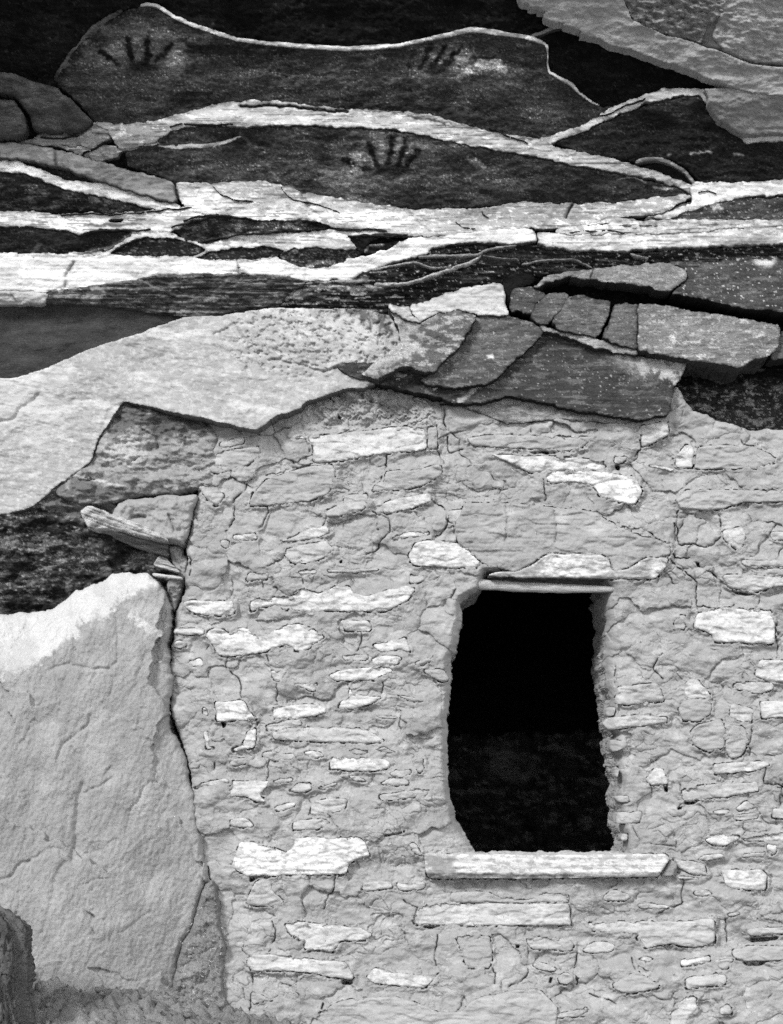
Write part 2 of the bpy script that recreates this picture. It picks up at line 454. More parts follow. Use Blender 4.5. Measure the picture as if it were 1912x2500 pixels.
# the face with the tall hand print
HAND2 = [('e', 1110, 150, 140, 72, .17, .95), ('e', 1064, 172, 46, 18, .025, .9), ('e', 1130, 142, 34, 26, .40, .9), ('p', T('B', "335 325 390 275 440 248 492 246 550 280 545 302 500 275 430 292 370 330"), .8, 6, 8)] + \
    [('l', T('Z', q), 7.0, .014, 4.5) for q in ("1026 168 1038 142 1050 112", "1056 166 1070 140 1086 114", "1084 162 1104 138 1124 120")] + [('l', T('B', "395 236 440 230 492 236"), 3, .015, 3)]
hand = []
for pts, w in (("415 205 440 228 482 262", 8), ("523 160 530 200 542 250", 8), ("605 158 604 200 598 252", 9), ("697 192 670 225 640 255", 8)):
    hand.append(('l', T('A', pts), w / 1.05, .014, 4.5))
face(T('A', "520 40 590 25 700 60 870 135 960 160 1080 178 1400 202") + T('B', "0 205 100 198 200 175 330 145 480 135 640 155 710 190 712 280 820 365 920 440 1000 440 930 480 800 560 680 590 400 540 220 485 0 470") +
     T('A', "1400 465 1140 430 960 440 760 480 560 520 470 525 390 505 320 420 230 345 240 300 320 190 400 110"), -.010,
     vary(.062, .3, 90, 50, 12), 'sooty rock face with pale hand prints between two pale ledges',
     paint=[('e', 345, 130, 150, 85, 0.187, .75), ('e', 300, 225, 160, 65, 0.145, .7), ('e', 620, 205, 170, 60, 0.111, .8), ('e', 850, 190, 190, 50, 0.128, .7),
            ('e', 1150, 190, 220, 75, 0.204, .8), ('e', 1330, 270, 90, 45, 0.170, .7), ('e', 430, 155, 40, 30, 0.55, .85), ('e', 285, 130, 36, 34, 0.5, .8), ('e', 340, 110, 26, 36, 0.42, .75),
            ('p', T('B', "335 325 390 275 440 248 492 246 550 280 545 302 500 275 430 292 370 330"), .84, 7, 10), ('p', T('B', "300 245 345 215 400 205 380 240 320 275"), .22, 9, 8),
            ('e', 1062, 140, 60, 40, .16, .8), ('e', 1110, 138, 36, 28, .42, .8), ('l', T('B', "395 238 440 232 490 238"), 2.5, .015, 3), ('l', T('Z', "1030 166 1040 140 1052 110"), 7, .014, 4.5), ('l', T('Z', "1062 162 1074 138 1092 112"), 7.5, .016, 7), ('l', T('Z', "1090 160 1108 138 1130 120"), 5.5, .014, 4), ('l', T('Z', "1000 160 1005 140 1010 125"), 5, .015, 4),
            ('l', T('A', "520 40 440 85 380 130 300 210 240 290 225 350"), 14, .012, 22), ('l', T('A', "760 195 960 200 1200 210"), 12, .025, 12), ('l', T('B', "0 430 220 450 420 500"), 8, .03, 10), ('e', 700, 255, 220, 22, .025, .5), ('e', 338, 128, 135, 92, .20, .95), ('e', 355, 175, 110, 45, .12, .8), ('e', 432, 152, 34, 30, .34, .9), ('e', 283, 122, 26, 32, .30, .8), ('e', 336, 112, 16, 34, .30, .8), ('e', 386, 112, 16, 30, .26, .8),
            ('e', 350, 164, 56, 22, .020, .95)] + hand + HAND2)
# face with the small hand print
face(T('A', "520 620 640 560 720 525 860 515 1000 525 1280 518 1560 535") + T('B', "80 540 160 550 300 580 560 630 800 675 1050 725 1230 765 1290 800 1260 840") +
     T('D', "1150 60 880 82 560 80 270 106") + T('C', "1560 92 1400 68 1240 38 1100 0 1050 -8 870 0 720 0") + T('A', "640 720 520 680"), -.010,
     vary(.058, .3, 90, 50, 13), 'sooty rock face with a small pale hand print under the broad pale ledge',
     paint=[('e', 950, 385, 170, 60, 0.221, .8), ('e', 870, 455, 110, 50, 0.272, .7), ('e', 560, 400, 130, 55, 0.145, .8), ('e', 720, 390, 90, 70, 0.128, .7), ('e', 1100, 440, 200, 45, 0.170, .8),
            ('e', 930, 382, 150, 84, .19, .95), ('e', 835, 432, 74, 36, .40, .8), ('e', 930, 358, 14, 26, .5, .85), ('e', 974, 358, 12, 26, .46, .85), ('e', 875, 372, 26, 28, .42, .75), ('e', 1010, 352, 18, 26, .26, .7), ('e', 1040, 385, 26, 30, .20, .7),
            ('e', 945, 416, 56, 22, .018, .95), ('l', T('Z', "903 346 908 372 920 404"), 7, .014, 4.5), ('l', T('Z', "957 340 954 368 948 402"), 7, .014, 4.5), ('l', T('Z', "991 346 984 372 970 404"), 7, .014, 4.5), ('l', T('Z', "1020 370 1005 388 985 408"), 6.5, .016, 4.5), ('l', T('Z', "838 388 860 402 900 416"), 8, .014, 4),
            ('p', T('B', "385 650 430 655 462 690 420 692"), .42, 4, 6), ('p', T('B', "1150 768 1230 772 1200 780"), .5, 3, 3), ('l', T('B', "1000 735 1060 728 1120 748"), 1.6, .45, 2),
            ('l', T('A', "980 545 1010 570 1050 610 1090 640 1105 700 1150 745 1240 790"), 3.5, .17, 3), ('e', 600, 340, 90, 20, 0.010, .7)])
# right hand face under the grey panel
face(T('B', "740 590 890 530 1040 460 1180 415 1340 392 1360 425 1380 465 1420 510 1490 560 1525 590 1600 585 1680 575 1680 725 1520 745 1340 750 1300 700 1220 655 1150 645 1070 665 980 650 860 628"), -.012,
     vary(.026, .4, 70, 40, 14), None, paint=[('e', 1480, 330, 140, 60, .05, .7), ('e', 1640, 260, 90, 40, .06, .8), ('l', T('B', "1205 634 1225 634"), 2, .4, 2), ('l', T('B', "1300 626 1390 622"), 2, .45, 2), ('l', T('B', "1480 632 1515 634"), 2, .4, 2)])
# upper left corner rocks
face(T('A', "0 0 500 0 510 40 440 85 380 130 300 210 240 290 225 350 150 340 60 300 0 285"), .02, vary(.008, .5, 50, 30, 15), None, paint=[('l', T('A', "200 300 290 180 420 80"), 14, .03, 18), ('e', 40, 15, 60, 25, .03, .8)])
relief('rock_face', strip("300 26 14 262 51 22 228 77 26 205 110 30 180 142 34 158 172 32 136 200 24"), cliff_dep(-.003, seed=4), vary(.085, .5, 30, 20, 16), M_soot, cliff, thick=.03, bev=12, bevd=.010)
relief('rock_block', T('A', "0 290 60 300 150 340 230 355 262 390 305 412 330 450 385 498 340 545 170 545 140 530 120 470 60 395 0 345"), cliff_dep(-.03, .014, seed=21), vary(.085, .4, 50, 30, 17), M_dark, cliff, bev=14, bevd=.02, thick=.08)
relief('rock_block', T('A', "0 385 60 412 100 470 112 530 95 565 60 575 0 560"), cliff_dep(-.035, .012, seed=22), vary(.09, .3, 50, 30, 18), M_dark, cliff, bev=14, bevd=.02, thick=.08)
face(T('A', "0 690 100 712 240 770 350 795 480 825 600 855 640 862 560 870 470 875 330 874 230 880 150 866 0 868"), -.008, vary(.03, .4, 40, 20, 19), None, paint=[('n', .16, 60, 16, .1, .5, 41, .8)])
face(T('A', "0 620 130 662 250 692 400 742 420 752 280 742 180 702 80 662 0 652"), -.004, vary(.03, .5, 40, 16, 20), None)
face(T('C', "0 168 120 166 240 180 330 196 400 181 500 181 556 200 440 276 420 294 250 288 100 286 0 288"), -.005, vary(.028, .4, 40, 20, 23), None, paint=[('e', 60, 585, 150, 40, .045, .8), ('l', T('C', "130 280 165 245"), 3, .2, 4), ('l', T('C', "380 270 460 255 560 195"), 4, .35, 4)])
face(T('C', "500 245 600 211 700 216 800 241 860 262 800 300 700 302 560 302 440 294"), -.005, vary(.028, .5, 40, 20, 24), None, paint=[('n', .3, 26, 9, .35, .6, 42, .7)])
face(T('C', "700 190 750 178 800 146 900 121 1000 136 1060 146 1200 141 1300 152 1400 178 1440 190 1250 200 1100 206 960 216 860 248 780 236"), -.005, vary(.05, .6, 40, 14, 25), None, paint=[('n', .32, 30, 10, .15, .45, 43, .7), ('e', 510, 575, 50, 14, .008, .9), ('e', 790, 548, 70, 12, .012, .9), ('l', T('C', "1180 165 1235 190 1225 230"), 4, .4, 3)])
face(T('C', "780 306 860 271 960 256 1100 251 1190 263 1140 300 1050 315 860 315"), -.005, vary(.025, .5, 40, 16, 26), None, paint=[('n', .25, 20, 8, .4, .6, 44, .6)])
face(T('C', "1140 292 1200 256 1300 254 1450 262 1490 282 1400 325 1330 350 1250 350 1180 322"), -.005, vary(.045, .5, 30, 12, 27), None, paint=[('n', .28, 14, 5, .2, .5, 45, .7), ('l', T('N', "770 390 860 355 940 370"), 3, .5, 3)])
face(T('C', "1410 216 1480 202 1560 216 1500 250 1490 285 1440 240"), -.005, vary(.03, .5, 30, 12, 28), None)
face(T('N', "1120 290 1150 255 1300 235 1570 198 1590 205 1420 262 1240 310 1150 312"), -.005, vary(.028, .5, 30, 10, 29), None, paint=[('l', T('N', "1130 290 1160 260 1250 248"), 3, .3, 3)])

# pale ledges
FRACT = [('n', .10, 150, 4.5, .46, .62, 241, .8), ('n', .24, 70, 20, .25, .7, 242, .55)]
def ledge(key, tone, off=-.014, thick=.05, paint=(), label=None, rough=3.6, bev=1.5, bevd=.001, lay=.0007, mat=M_pale, grooves=(), a=.16, big=.008, name='rock_ledge', holes=()):
    o = relief(name, BAND[key] if isinstance(key, str) else key, cliff_dep(off * .5, big, .0014, lay=lay, seed=hash_key(key)), edged(tone, tone * .42, 4.0, a, hash_key(key)), mat, cliff,
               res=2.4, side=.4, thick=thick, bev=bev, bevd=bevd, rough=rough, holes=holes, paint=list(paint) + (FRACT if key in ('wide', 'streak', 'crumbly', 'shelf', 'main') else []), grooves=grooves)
    if label: o['label'] = label
    return o
def hash_key(k): return (sum(ord(c) * (i + 3) for i, c in enumerate(k)) if isinstance(k, str) else int(k[0][0] * 7 + k[0][1])) % 900

ledge('top', .74, rough=1.4, bev=4, a=.2)
ledge('twig', .20, rough=1.2, bev=3)
ledge('main', .42, -.016, paint=[('n', .30, 90, 40, .2, .9, 46, .6), ('p', T('A', "450 540 500 520 640 500 680 520 700 540 600 600 490 612"), .28, 10, 14), ('l', T('A', "985 438 1080 432 1200 438 1330 455 1420 460"), 3.2, .03, 2.5), ('l', T('B', "150 478 230 488 330 520"), 3, .05, 3), ('n', .75, 40, 14, .45, .7, 47, .7),
      ('l', T('A', "500 508 498 540 455 570"), 1.6, .6, 2)],
      grooves=[(T('A', "985 438 1080 432 1200 438 1330 455 1420 460"), 3, .012)], label='broad pale ledge curving across the sooty overhang')
ledge('rise', .56, -.014, paint=[('n', .66, 24, 10, .3, .5, 48, .8)], a=.25)
ledge('knot', .56, -.020, a=.2, paint=[('n', .8, 30, 12, .35, .6, 49, .8)])
ledge('arch', .34, -.020, rough=1.2, bev=4, a=.3)
relief('rock_face', T('B', "1085 690 1170 668 1220 672 1270 705 1300 755 1240 738 1170 705"), cliff_dep(-.004), vary(.012, .5, 30, 14, 30), M_soot, cliff, thick=.02)
ledge(T('A', "60 585 130 570 160 548 280 548 345 545 385 500 505 506 505 540 455 572 400 602 300 602 230 600 100 592"), .22, -.012, a=.3, paint=[('n', .42, 40, 12, .1, .5, 50, .8), ('l', T('A', "455 570 445 552 400 545"), 1.6, .02, 2)])
ledge(T('A', "230 600 330 605 450 595 500 612 560 605 640 582 660 590 560 612 500 622 480 640 430 665 380 655"), .26, -.010, a=.3, paint=[('n', .6, 40, 10, .1, .4, 51, .8)])
ledge(T('A', "640 600 740 592 860 588 930 576 980 556 1000 560 930 590 850 605 720 612"), .50, -.012, rough=1.2, bev=4)
ledge('diag', .24, -.045, thick=.08, bev=6, bevd=.006, a=.3, paint=[('n', .13, 60, 24, .2, .5, 52, .8), ('l', T('A', "225 605 230 680"), 3, .05, 6)], label='slanting grey ledge at the left end of the overhang')
ledge('under', .72, -.016, a=.15, paint=[('n', .25, 60, 10, .25, .6, 53, .8)])
ledge('wide', .40, -.018, thick=.07, bev=4, paint=[('e', 640, 540, 170, 42, .82, .85), ('e', 500, 490, 90, 40, .74, .85), ('e', 900, 535, 160, 30, .85, .95), ('n', .30, 60, 16, .15, .5, 54, .6), ('e', 1290, 522, 230, 30, .25, .8), ('e', 1080, 510, 120, 22, .30, .7), ('n', .8, 30, 10, .3, .6, 55, .6),
      ('l', T('C', "720 -5 735 60 745 100"), 2, .1, 2), ('l', T('D', "750 80 730 130 690 180"), 4, .22, 4), ('l', T('D', "810 85 790 140"), 2, .1, 2)],
      grooves=[(T('C', "720 -5 735 60 745 100"), 2.5, .012), (T('D', "812 85 790 140"), 3, .014), (T('C', "1240 40 1260 90 1310 140"), 5, .008), (T('D', "130 100 180 160 240 200"), 5, .006)])
ledge('streak', .62, -.015, holes=[roughen(T('C', q), 3) for q in ("512 240 600 214 700 219 800 244 852 264 800 296 700 295 560 294 450 290", "796 304 860 274 960 259 1100 254 1130 256 1150 276 1160 268 1182 266 1140 296 1050 308 860 310", "440 146 470 138 515 142 500 152 455 154")], paint=[('n', .22, 60, 9, .3, .6, 56, .8), ('p', T('C', "1100 240 1240 232 1400 232 1480 255 1440 264 1300 256 1190 262"), .42, 8, 10), ('l', T('C', "350 165 480 172 560 160"), 3, .08, 4), ('l', T('C', "560 150 700 160 760 140"), 6, .35, 6)])
ledge('white', .58, -.026, thick=.09, lay=.0013, bev=4, bevd=.004, paint=[('n', .5, 300, 4, .2, .5, 57, .6), ('l', T('C', "300 320 275 360 265 420"), 5, .30, 5), ('l', T('C', "975 318 985 372"), 4, .34, 4), ('l', T('C', "1190 320 1250 345 1250 395"), 4, .5, 3), ('l', T('C', "0 325 250 322 480 318 800 330 1180 345"), 1.2, .42, 1.5), ('l', T('C', "0 398 140 402 300 385 560 350 900 342"), 1.0, .45, 1.5), ('n', .85, 80, 14, .4, .7, 58, .7)],
      grooves=[(T('C', "300 320 275 360 265 420"), 3, .006), (T('C', "978 318 985 372"), 3, .005)], label='thick white ledge with fine level bedding lines')
for fr, q, w_ in (('C', "330 205 380 192 470 186 560 190 620 180", 3), ('C', "455 282 520 240 600 214", 2.5), ('C', "700 178 760 160 840 138 900 124", 4), ('C', "1420 214 1500 206 1600 212 1680 204", 3),
        ('C', "240 126 330 121 470 123 560 116 690 102 790 94", 2.2), ('C', "1370 180 1450 188 1540 184 1590 190", 5), ('C', "745 152 800 132 870 126 960 131 1060 148", 3), ('C', "1000 205 1100 196 1250 186 1340 180", 2.4),
        ('C', "820 236 900 220 1010 202 1120 199", 2.5), ('D', "800 197 900 190 990 191 1070 206", 4), ('D', "-20 208 60 202 130 211", 4), ('D', "540 246 600 246 652 240", 5), ('D', "300 250 400 240 520 247", 4),
        ('D', "1100 205 1250 203 1380 196", 2.4), ('D', "870 168 960 160 1060 170 1180 168", 2), ('D', "330 150 360 176 420 180", 2), ('D', "450 100 440 120 480 140", 1.8), ('C', "870 0 900 40 960 62 1050 70", 1.8), ('C', "1150 6 1190 60 1300 80 1400 118", 2.2),
        ('A', "100 592 150 640 230 668", 2.4), ('A', "330 655 345 625 400 600 455 570", 2.2), ('A', "160 560 260 566 330 552", 2), ('A', "690 520 760 505 850 512 960 508", 2.6), ('B', "470 520 560 560 640 590", 2), ('B', "905 480 960 470 1040 428 1120 405", 2.4),
        ('B', "1330 790 1380 780 1410 800", 2.2), ('D', "1180 215 1200 250", 2), ('C', "140 300 150 330", 1.6), ('C', "1060 330 1055 360", 1.6), ('C', "860 375 880 350 1000 340", 1.6)):
    v = T(fr, q)
    relief('dark_crack_strip', strip(' '.join(f'{x} {y} {w_}' for x, y in v)), cliff_dep(-.0125), vary(.03, .4, 20, 10, 68), M_soot, cliff, thick=.01, bev=0, rough=2, res=1.5)  # thin dark strips laid on the rock, painting shade of cracks and gaps
ledge('crumbly', .58, -.024, a=.25, rough=3, paint=[('n', .28, 22, 10, .25, .5, 59, .8)] + [('l', T('D', f"{x} 148 {x+6} 196"), 1.6, .28, 2) for x in (1090, 1160, 1290, 1400, 1470, 1555)])
ledge('shelf', .46, -.036, thick=.10, bev=4, bevd=.005, a=.18, paint=[('n', .75, 30, 8, .4, .6, 60, .8), ('e', 1830, 590, 90, 25, .22, .8), ('l', T('D', "1180 262 1250 232 1480 210"), 2, .30, 3)], label='long light grey shelf with a broken left end')
face(T('D', "1100 150 1130 128 1200 110 1320 62 1420 58 1680 52 1680 145 1560 150 1400 150 1280 148"), -.016, vary(.10, .35, 40, 16, 61), None, mat=M_dark, paint=[('n', .6, 13, 5, .62, .8, 62, .9), ('p', T('D', "1380 68 1420 75 1430 95 1395 105"), .7, 4, 6), ('l', T('D', "1440 52 1560 48 1680 44"), 4, .01, 4)])

# black layered zone under the ledges
relief('rock_face', T('D', "-120 420 -60 420 0 345 60 335 160 308 240 268 330 250 500 245 640 242 720 258 900 280 1050 285 1250 265 1680 245 1680 300 1400 320 1200 330 1000 345 900 360 800 370 640 380 540 400 350 440 150 510 60 510 -60 560 -250 600 -320 560 -250 480"),
       cliff_dep(-.006, .014, .004, 120, 30, seed=71, lay=.004), vary(.022, .6, 90, 14, 63), M_soot, cliff, thick=.03,
       paint=[('n', .11, 120, 12, .15, .6, 64, .7), ('n', .5, 16, 6, .62, .75, 65, .9), ('e', 1240, 630, 180, 14, .09, .8)])
for s, t in (("0 410 10 60 412 10 120 411 10 180 396 9 250 371 10 330 345 9 400 320 9 430 300 7 445 288 5", .45), ("180 296 6 300 294 7 430 290 7 470 266 6 590 250 5", .25), ("-10 352 5 100 330 6 170 320 6 240 345 6 330 340 4", .3),
             ("600 330 4 660 318 5 720 309 5 820 309 6 870 328 5 900 347 4", .2), ("440 290 4 520 305 5 590 305 5 600 330 4", .18), ("1050 282 5 1090 300 8 1130 304 8 1110 322 6", .35)):
    v = [float(q) for q in s.split()]
    s2 = ' '.join(f"{912 + v[i] / 1.68} {450 + v[i + 1] / 1.68} {v[i + 2]}" for i in range(0, len(v), 3))
    relief('rock_ledge', strip(s2), cliff_dep(-.016, .008), vary(t, .4, 20, 10, 66), M_soot, cliff, thick=.03, bev=4, rough=1.6, res=2)
relief('rock_face', T('C', "1140 500 1180 440 1260 402 1400 392 1480 372 1540 345 1600 330 1700 400 1640 490 1590 545 1480 512 1300 512"), cliff_dep(-.012, .016, .005, 60, 24, seed=72, lay=.004), vary(.028, .6, 60, 14, 67), M_dark, cliff, thick=.04,
       paint=[('n', .45, 60, 8, .32, .5, 68, .85), ('l', T('N', "620 545 740 495 850 475 960 470"), 4, .35, 4), ('l', T('N', "640 600 740 540 900 515 1010 530 1180 525 1330 505"), 4, .5, 4), ('l', T('N', "700 590 760 560 880 580"), 3, .3, 3), ('l', T('N', "970 460 1060 490 1140 470"), 7, .3, 4)])
# stratified dark grey, pale grey corner, dark flat face
relief('rock_face', T('C', "180 490 190 440 440 408 560 392 640 372 850 366 1060 374 1200 384 1260 404 1180 445 1150 500 1060 514 900 540 800 545 600 525 430 500 320 495"), cliff_dep(-.022, .014, .004, 90, 24, seed=73, lay=.005), vary(.085, .5, 110, 14, 69), M_dark, cliff, thick=.05,
       paint=[('n', .34, 70, 7, .25, .5, 70, .7), ('n', .02, 90, 10, .3, .7, 71, .8), ('p', T('C', "330 470 400 410 450 430 400 480"), .32, 8, 8), ('l', T('C', "600 405 720 455 900 470"), 2, .28, 3), ('l', T('C', "870 470 900 420 930 395"), 3, .26, 3), ('l', T('C', "700 520 850 528 1000 505"), 3, .25, 4)])
relief('rock_ledge', T('C', "0 430 150 440 200 444 190 470 184 494 90 494 0 494"), cliff_dep(-.03, lay=.002, seed=74), vary(.38, .2, 50, 12, 72), M_pale, cliff, thick=.05, paint=[('l', T('C', "40 440 65 475"), 2, .12, 2)])
o = relief('rock_face', T('C', "0 488 180 490 430 495 620 525 760 542 690 580 570 625 480 650 340 700 210 762 90 800 0 815"), cliff_dep(-.012, .006, .0012, 200, 60, seed=75), vary(.055, .18, 90, 18, 73), M_dark, cliff, thick=.05, paint=[('e', 58, 844, 18, 8, .03, .9), ('e', 250, 770, 160, 30, .07, .7)])
o['label'] = 'smooth dark grey rock face under the white ledge'

# grey panels of the upper right corner
relief('rock_slab', T('B', "890 0 1480 0 1440 40 1390 90 1360 130 1345 180 1200 142 1060 82"), cliff_dep(-.020, .012, .008, 60, 40, seed=76), vary(.23, .2, 30, 16, 74), M_boul, cliff, thick=.1, bev=5, paint=[('n', .13, 34, 18, .25, .5, 75, .6)])['label'] = 'rough pitted grey rock panel'
relief('rock_slab', T('B', "1500 0 1680 0 1680 305 1560 258 1440 218 1385 150 1410 80"), cliff_dep(-.020, .006, .004, 60, 40, seed=77), vary(.31, .1, 30, 16, 76), M_boul, cliff, thick=.1, bev=10, bevd=.012)['label'] = 'finely grained grey rock panel'
relief('rock_slab', T('B', "1470 0 1510 0 1420 80 1392 150 1450 222 1340 190 1345 140 1390 80"), cliff_dep(-.014, .004, .001, seed=78), vary(.15, .1, 30, 30, 77), M_boul, cliff, thick=.05)
o = relief('rock_slab', T('B', "550 0 600 12 640 10 630 28 690 30 660 40 720 45 690 55 700 80 740 92 800 92 770 100 860 128 840 140 890 148 940 162 960 180 1060 205 1110 225 1170 248 1260 272 1420 338 1480 362 1560 382 1680 418 1680 302 1560 266 1440 218 1340 182 1200 142 1060 82 900 0"),
           cliff_dep(-.030, .006, .002, 140, 60, seed=79), vary(.29, .12, 60, 40, 78), M_boul, cliff, thick=.03, bev=3, bevd=.003, rough=2)
o['label'] = 'smooth grey slab slanting down with a chipped saw-tooth edge'
relief('rock_face', T('B', "1355 362 1480 358 1680 408 1680 545 1600 549 1520 558 1450 515 1395 470 1370 430 1378 400"), cliff_dep(-.026, .006, .002, seed=80), vary(.22, .12, 60, 30, 79), M_boul, cliff, thick=.05)['label'] = 'plain grey rock face at the right end of the overhang'

# big pale bedrock face
PALE = T('C', "0 805 80 790 200 750 330 690 470 640 560 615 680 570 750 545 900 540 1060 515 1120 505 1300 510 1480 510 1600 540") + T('D', "60 495 150 560 250 620 330 700 300 800 250 850") + \
       T('G', "1500 0 1400 60 1240 85 1160 118 1080 108 940 160 830 195 800 235 665 268 600 325 550 358 490 350 300 305 0 240") + T('E', "720 190 690 230 640 320 570 420 530 550 430 620 330 690 200 800 100 840 0 910")
o = relief('bedrock_face', PALE, lambda X, Y, s, g: -.012 - .00012 * (Y - 760) * sst(200, 700, X) + .00010 * (700 - X) * sst(700, 0, X) * .3 + .010 * fbm(X / 220, Y / 120, 3, 81) + .0022 * fbm(X / 24, Y / 14, 4, 82, .6)
           + .0007 * vn(X / 240, (Y - .22 * X) / 5, 83) + .006 * sst(.1, .6, fbm(X / 18, Y / 14, 4, 84, .6)) * sst(500, 640, X) * sst(960, 880, Y),
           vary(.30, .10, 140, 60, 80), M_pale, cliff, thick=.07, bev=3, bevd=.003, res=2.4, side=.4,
           paint=[('e', 560, 830, 200, 100, .33, .5), ('e', 510, 945, 70, 35, .25, .8), ('p', T('C', "855 660 960 567 1022 650 1010 690 900 672"), .34, 4, 4), ('l', T('C', "880 620 960 568 1022 652 1018 720 985 790"), 3, .24, 4), ('l', T('C', "560 615 700 625 860 660 1050 700"), 4, .30, 5),
                  ('n', .56, 200, 60, .2, .9, 85, .6), ('n', .55, 20, 16, .15, .4, 86, .35), ('e', 900, 800, 140, 80, .48, .6), ('n', .24, 26, 20, .35, .6, 87, .5), ('p', T('C', "1480 505 1600 540 1590 620 1500 560 1380 520"), .10, 14, 24), ('e', 60, 1000, 120, 120, .47, .6), ('l', T('E', "0 235 120 262 330 350 550 440"), 2.5, .28, 3)],
           grooves=[(T('C', "1120 715 1250 745 1330 772 1390 745"), 3, .010), (T('C', "880 620 960 568 1022 652"), 3, .005), (T('E', "230 150 180 200 120 230 80 305 0 340"), 5, .006), (T('E', "600 360 640 250 720 195"), 6, .004)])
o['label'] = 'broad pale sandstone face left of the masonry wall'

# dark slabs above the wall, right of the pale face
def slab(poly, y0, c, gx, gy, tone, label=None, mat=M_dark, paint=(), name='rock_slab', thick=.06, bev=6, bevd=.006, a=.25, seed=91, big=.005, grooves=(), rough=3.2):
    o = relief(name, poly, plane_dep(y0 * .42 if y0 < 0 else y0, c, gx, gy * .5, big * .7, .002, seed=seed, lay=.0012), edged(tone, tone * .45, 4.0, a, seed, 70, 16), mat, cliff, res=2.4, side=.28, thick=thick, bev=bev * .4, bevd=bevd * .6, rough=rough, paint=paint, grooves=grooves)  # side darkens the undersides: occlusion painted in along with soot
    if label: o['label'] = label
    return o
slab(T('J', "0 50 230 -60 1230 0 1680 0 1680 320 1600 300 1480 280 1400 255 1270 225 1190 210 1000 240 0 150"), .13, (1700, 980), 0, -.05, .035, 'dark bedrock at the top right of the wall', paint=[('n', .26, 44, 20, .2, .5, 92, .85), ('n', .4, 14, 7, .6, .75, 128, .8), ('l', T('J', "1230 20 1680 40"), 20, .01, 14)], a=.5, thick=.3)
flakes = ('n', .42, 11, 5, .86, .96, 93, .8)
MAIN = T('M', "60 815 120 785 400 800 900 700 1400 560 1680 490") + T('D', "720 612 860 655 990 690 1090 705 1290 730") + T('J', "1240 0 1222 40 1192 90 1172 180 1160 205 1035 232 910 212 760 190 600 152 480 122") + T('M', "1680 1100 1500 1060 1300 1120 1070 1130 1000 1110 900 1070 760 1045 640 1020 480 990 420 965 180 900 100 850")
slab(MAIN, -.055, (1300, 900), .02, -.30, .057, 'large dark grey slab above the doorway', paint=[flakes, ('e', 1560, 890, 90, 40, .30, .6), ('n', .18, 60, 14, .2, .6, 94, .6), ('p', T('D', "1010 690 1280 725 1290 760 1230 810 1150 770 1060 760"), .42, 8, 22), ('l', T('M', "1080 1110 1250 990"), 5, .4, 4)])
slab(T('J', "130 150 200 120 320 100 440 130 480 122 600 156 760 190 910 212 1030 232 960 246 830 240 700 232 540 240 440 250 330 205 200 165"), -.02, (1300, 990), 0, -.1, .30, 'light underside strip below the large dark slab', paint=[('n', .12, 30, 12, .2, .5, 95, .7)], seed=96)
slab(T('D', "420 540 560 542 660 568 700 602 680 632 620 692 540 762 480 815 420 830 330 838 220 822 190 800 330 690 390 610"), -.105, (1200, 860), .02, -.28, .092, 'dark grey slab with a sweeping curved lower edge', thick=.035, paint=[flakes, ('n', .24, 50, 12, .1, .5, 97, .6), ('p', T('D', "465 702 490 700 492 712 470 715"), .75, 3, 3)], seed=98)
slab(T('D', "60 498 140 548 190 575 260 532 340 514 425 538 415 562 380 615 345 680 290 720 255 768 200 768 120 745 20 800 -60 780 0 740 120 640"), -.165, (1050, 830), .02, -.28, .125, 'mottled slab with a straight slanting right edge', thick=.035, bev=5, paint=[('n', .50, 40, 16, .1, .45, 99, .7), ('p', T('D', "60 498 130 590 180 650 60 760 -60 780 40 600"), .42, 18, 30), ('l', T('M', "540 540 640 600 770 700"), 5, .42, 5), ('l', T('M', "630 550 760 470 880 420"), 5, .34, 5)], seed=100)
slab(T('M', "490 320 520 300 560 330 690 330 680 370 720 420 790 455 760 470 640 440 560 390 500 360"), -.175, (1000, 760), 0, 0, .42, None, M_pale, seed=101, paint=[('n', .24, 30, 14, .1, .5, 102, .6)])
slab(T('D', "150 500 250 465 350 430 480 406 526 402 538 440 548 520 556 535 460 542 430 536 350 514 270 528 195 566 160 530"), -.095, (1110, 725), 0, -.1, .43, 'pale slab tapering to the left above the dark slabs', M_pale, seed=103, thick=.07, paint=[('l', T('D', "400 450 500 425 520 440"), 2, .2, 3), ('n', .3, 40, 10, .2, .6, 104, .6)])
slab(T('D', "524 404 545 385 610 360 650 368 665 392 640 420 570 432 555 520 545 480"), -.045, (1260, 680), 0, 0, .012, None, M_soot, seed=105)  # near-black sheet painting the darkness of an open hole
slab(T('D', "640 428 700 384 780 360 900 346 900 352 890 386 800 378 720 402 670 428"), -.10, (1370, 670), 0, 0, .28, None, seed=106, paint=[flakes])
slab(T('D', "556 436 570 428 640 425 715 444 700 470 660 500 658 545 600 520 560 528"), -.075, (1280, 735), 0, 0, .10, None, seed=107, paint=[flakes])
slab(T('D', "676 575 640 545 662 500 712 448 800 446 795 490 742 552 700 578"), -.095, (1350, 750), .10, 0, .12, 'first dark block of the row of thin broken blocks', name='rock_block', seed=108, paint=[flakes], thick=.09)
slab(T('D', "728 566 760 530 800 456 850 454 900 470 978 480 966 530 922 628 860 620 760 596"), -.098, (1410, 770), .10, 0, .12, None, name='rock_block', seed=109, paint=[flakes, ('n', .24, 40, 14, .1, .5, 110, .6)], thick=.09)
slab(T('D', "676 575 700 580 760 598 860 622 925 632 1000 660 1085 682 1085 700 990 690 860 655 740 612 690 600"), -.080, (1410, 830), 0, 0, .34, None, name='rock_ledge', seed=120, paint=[flakes], thick=.04)
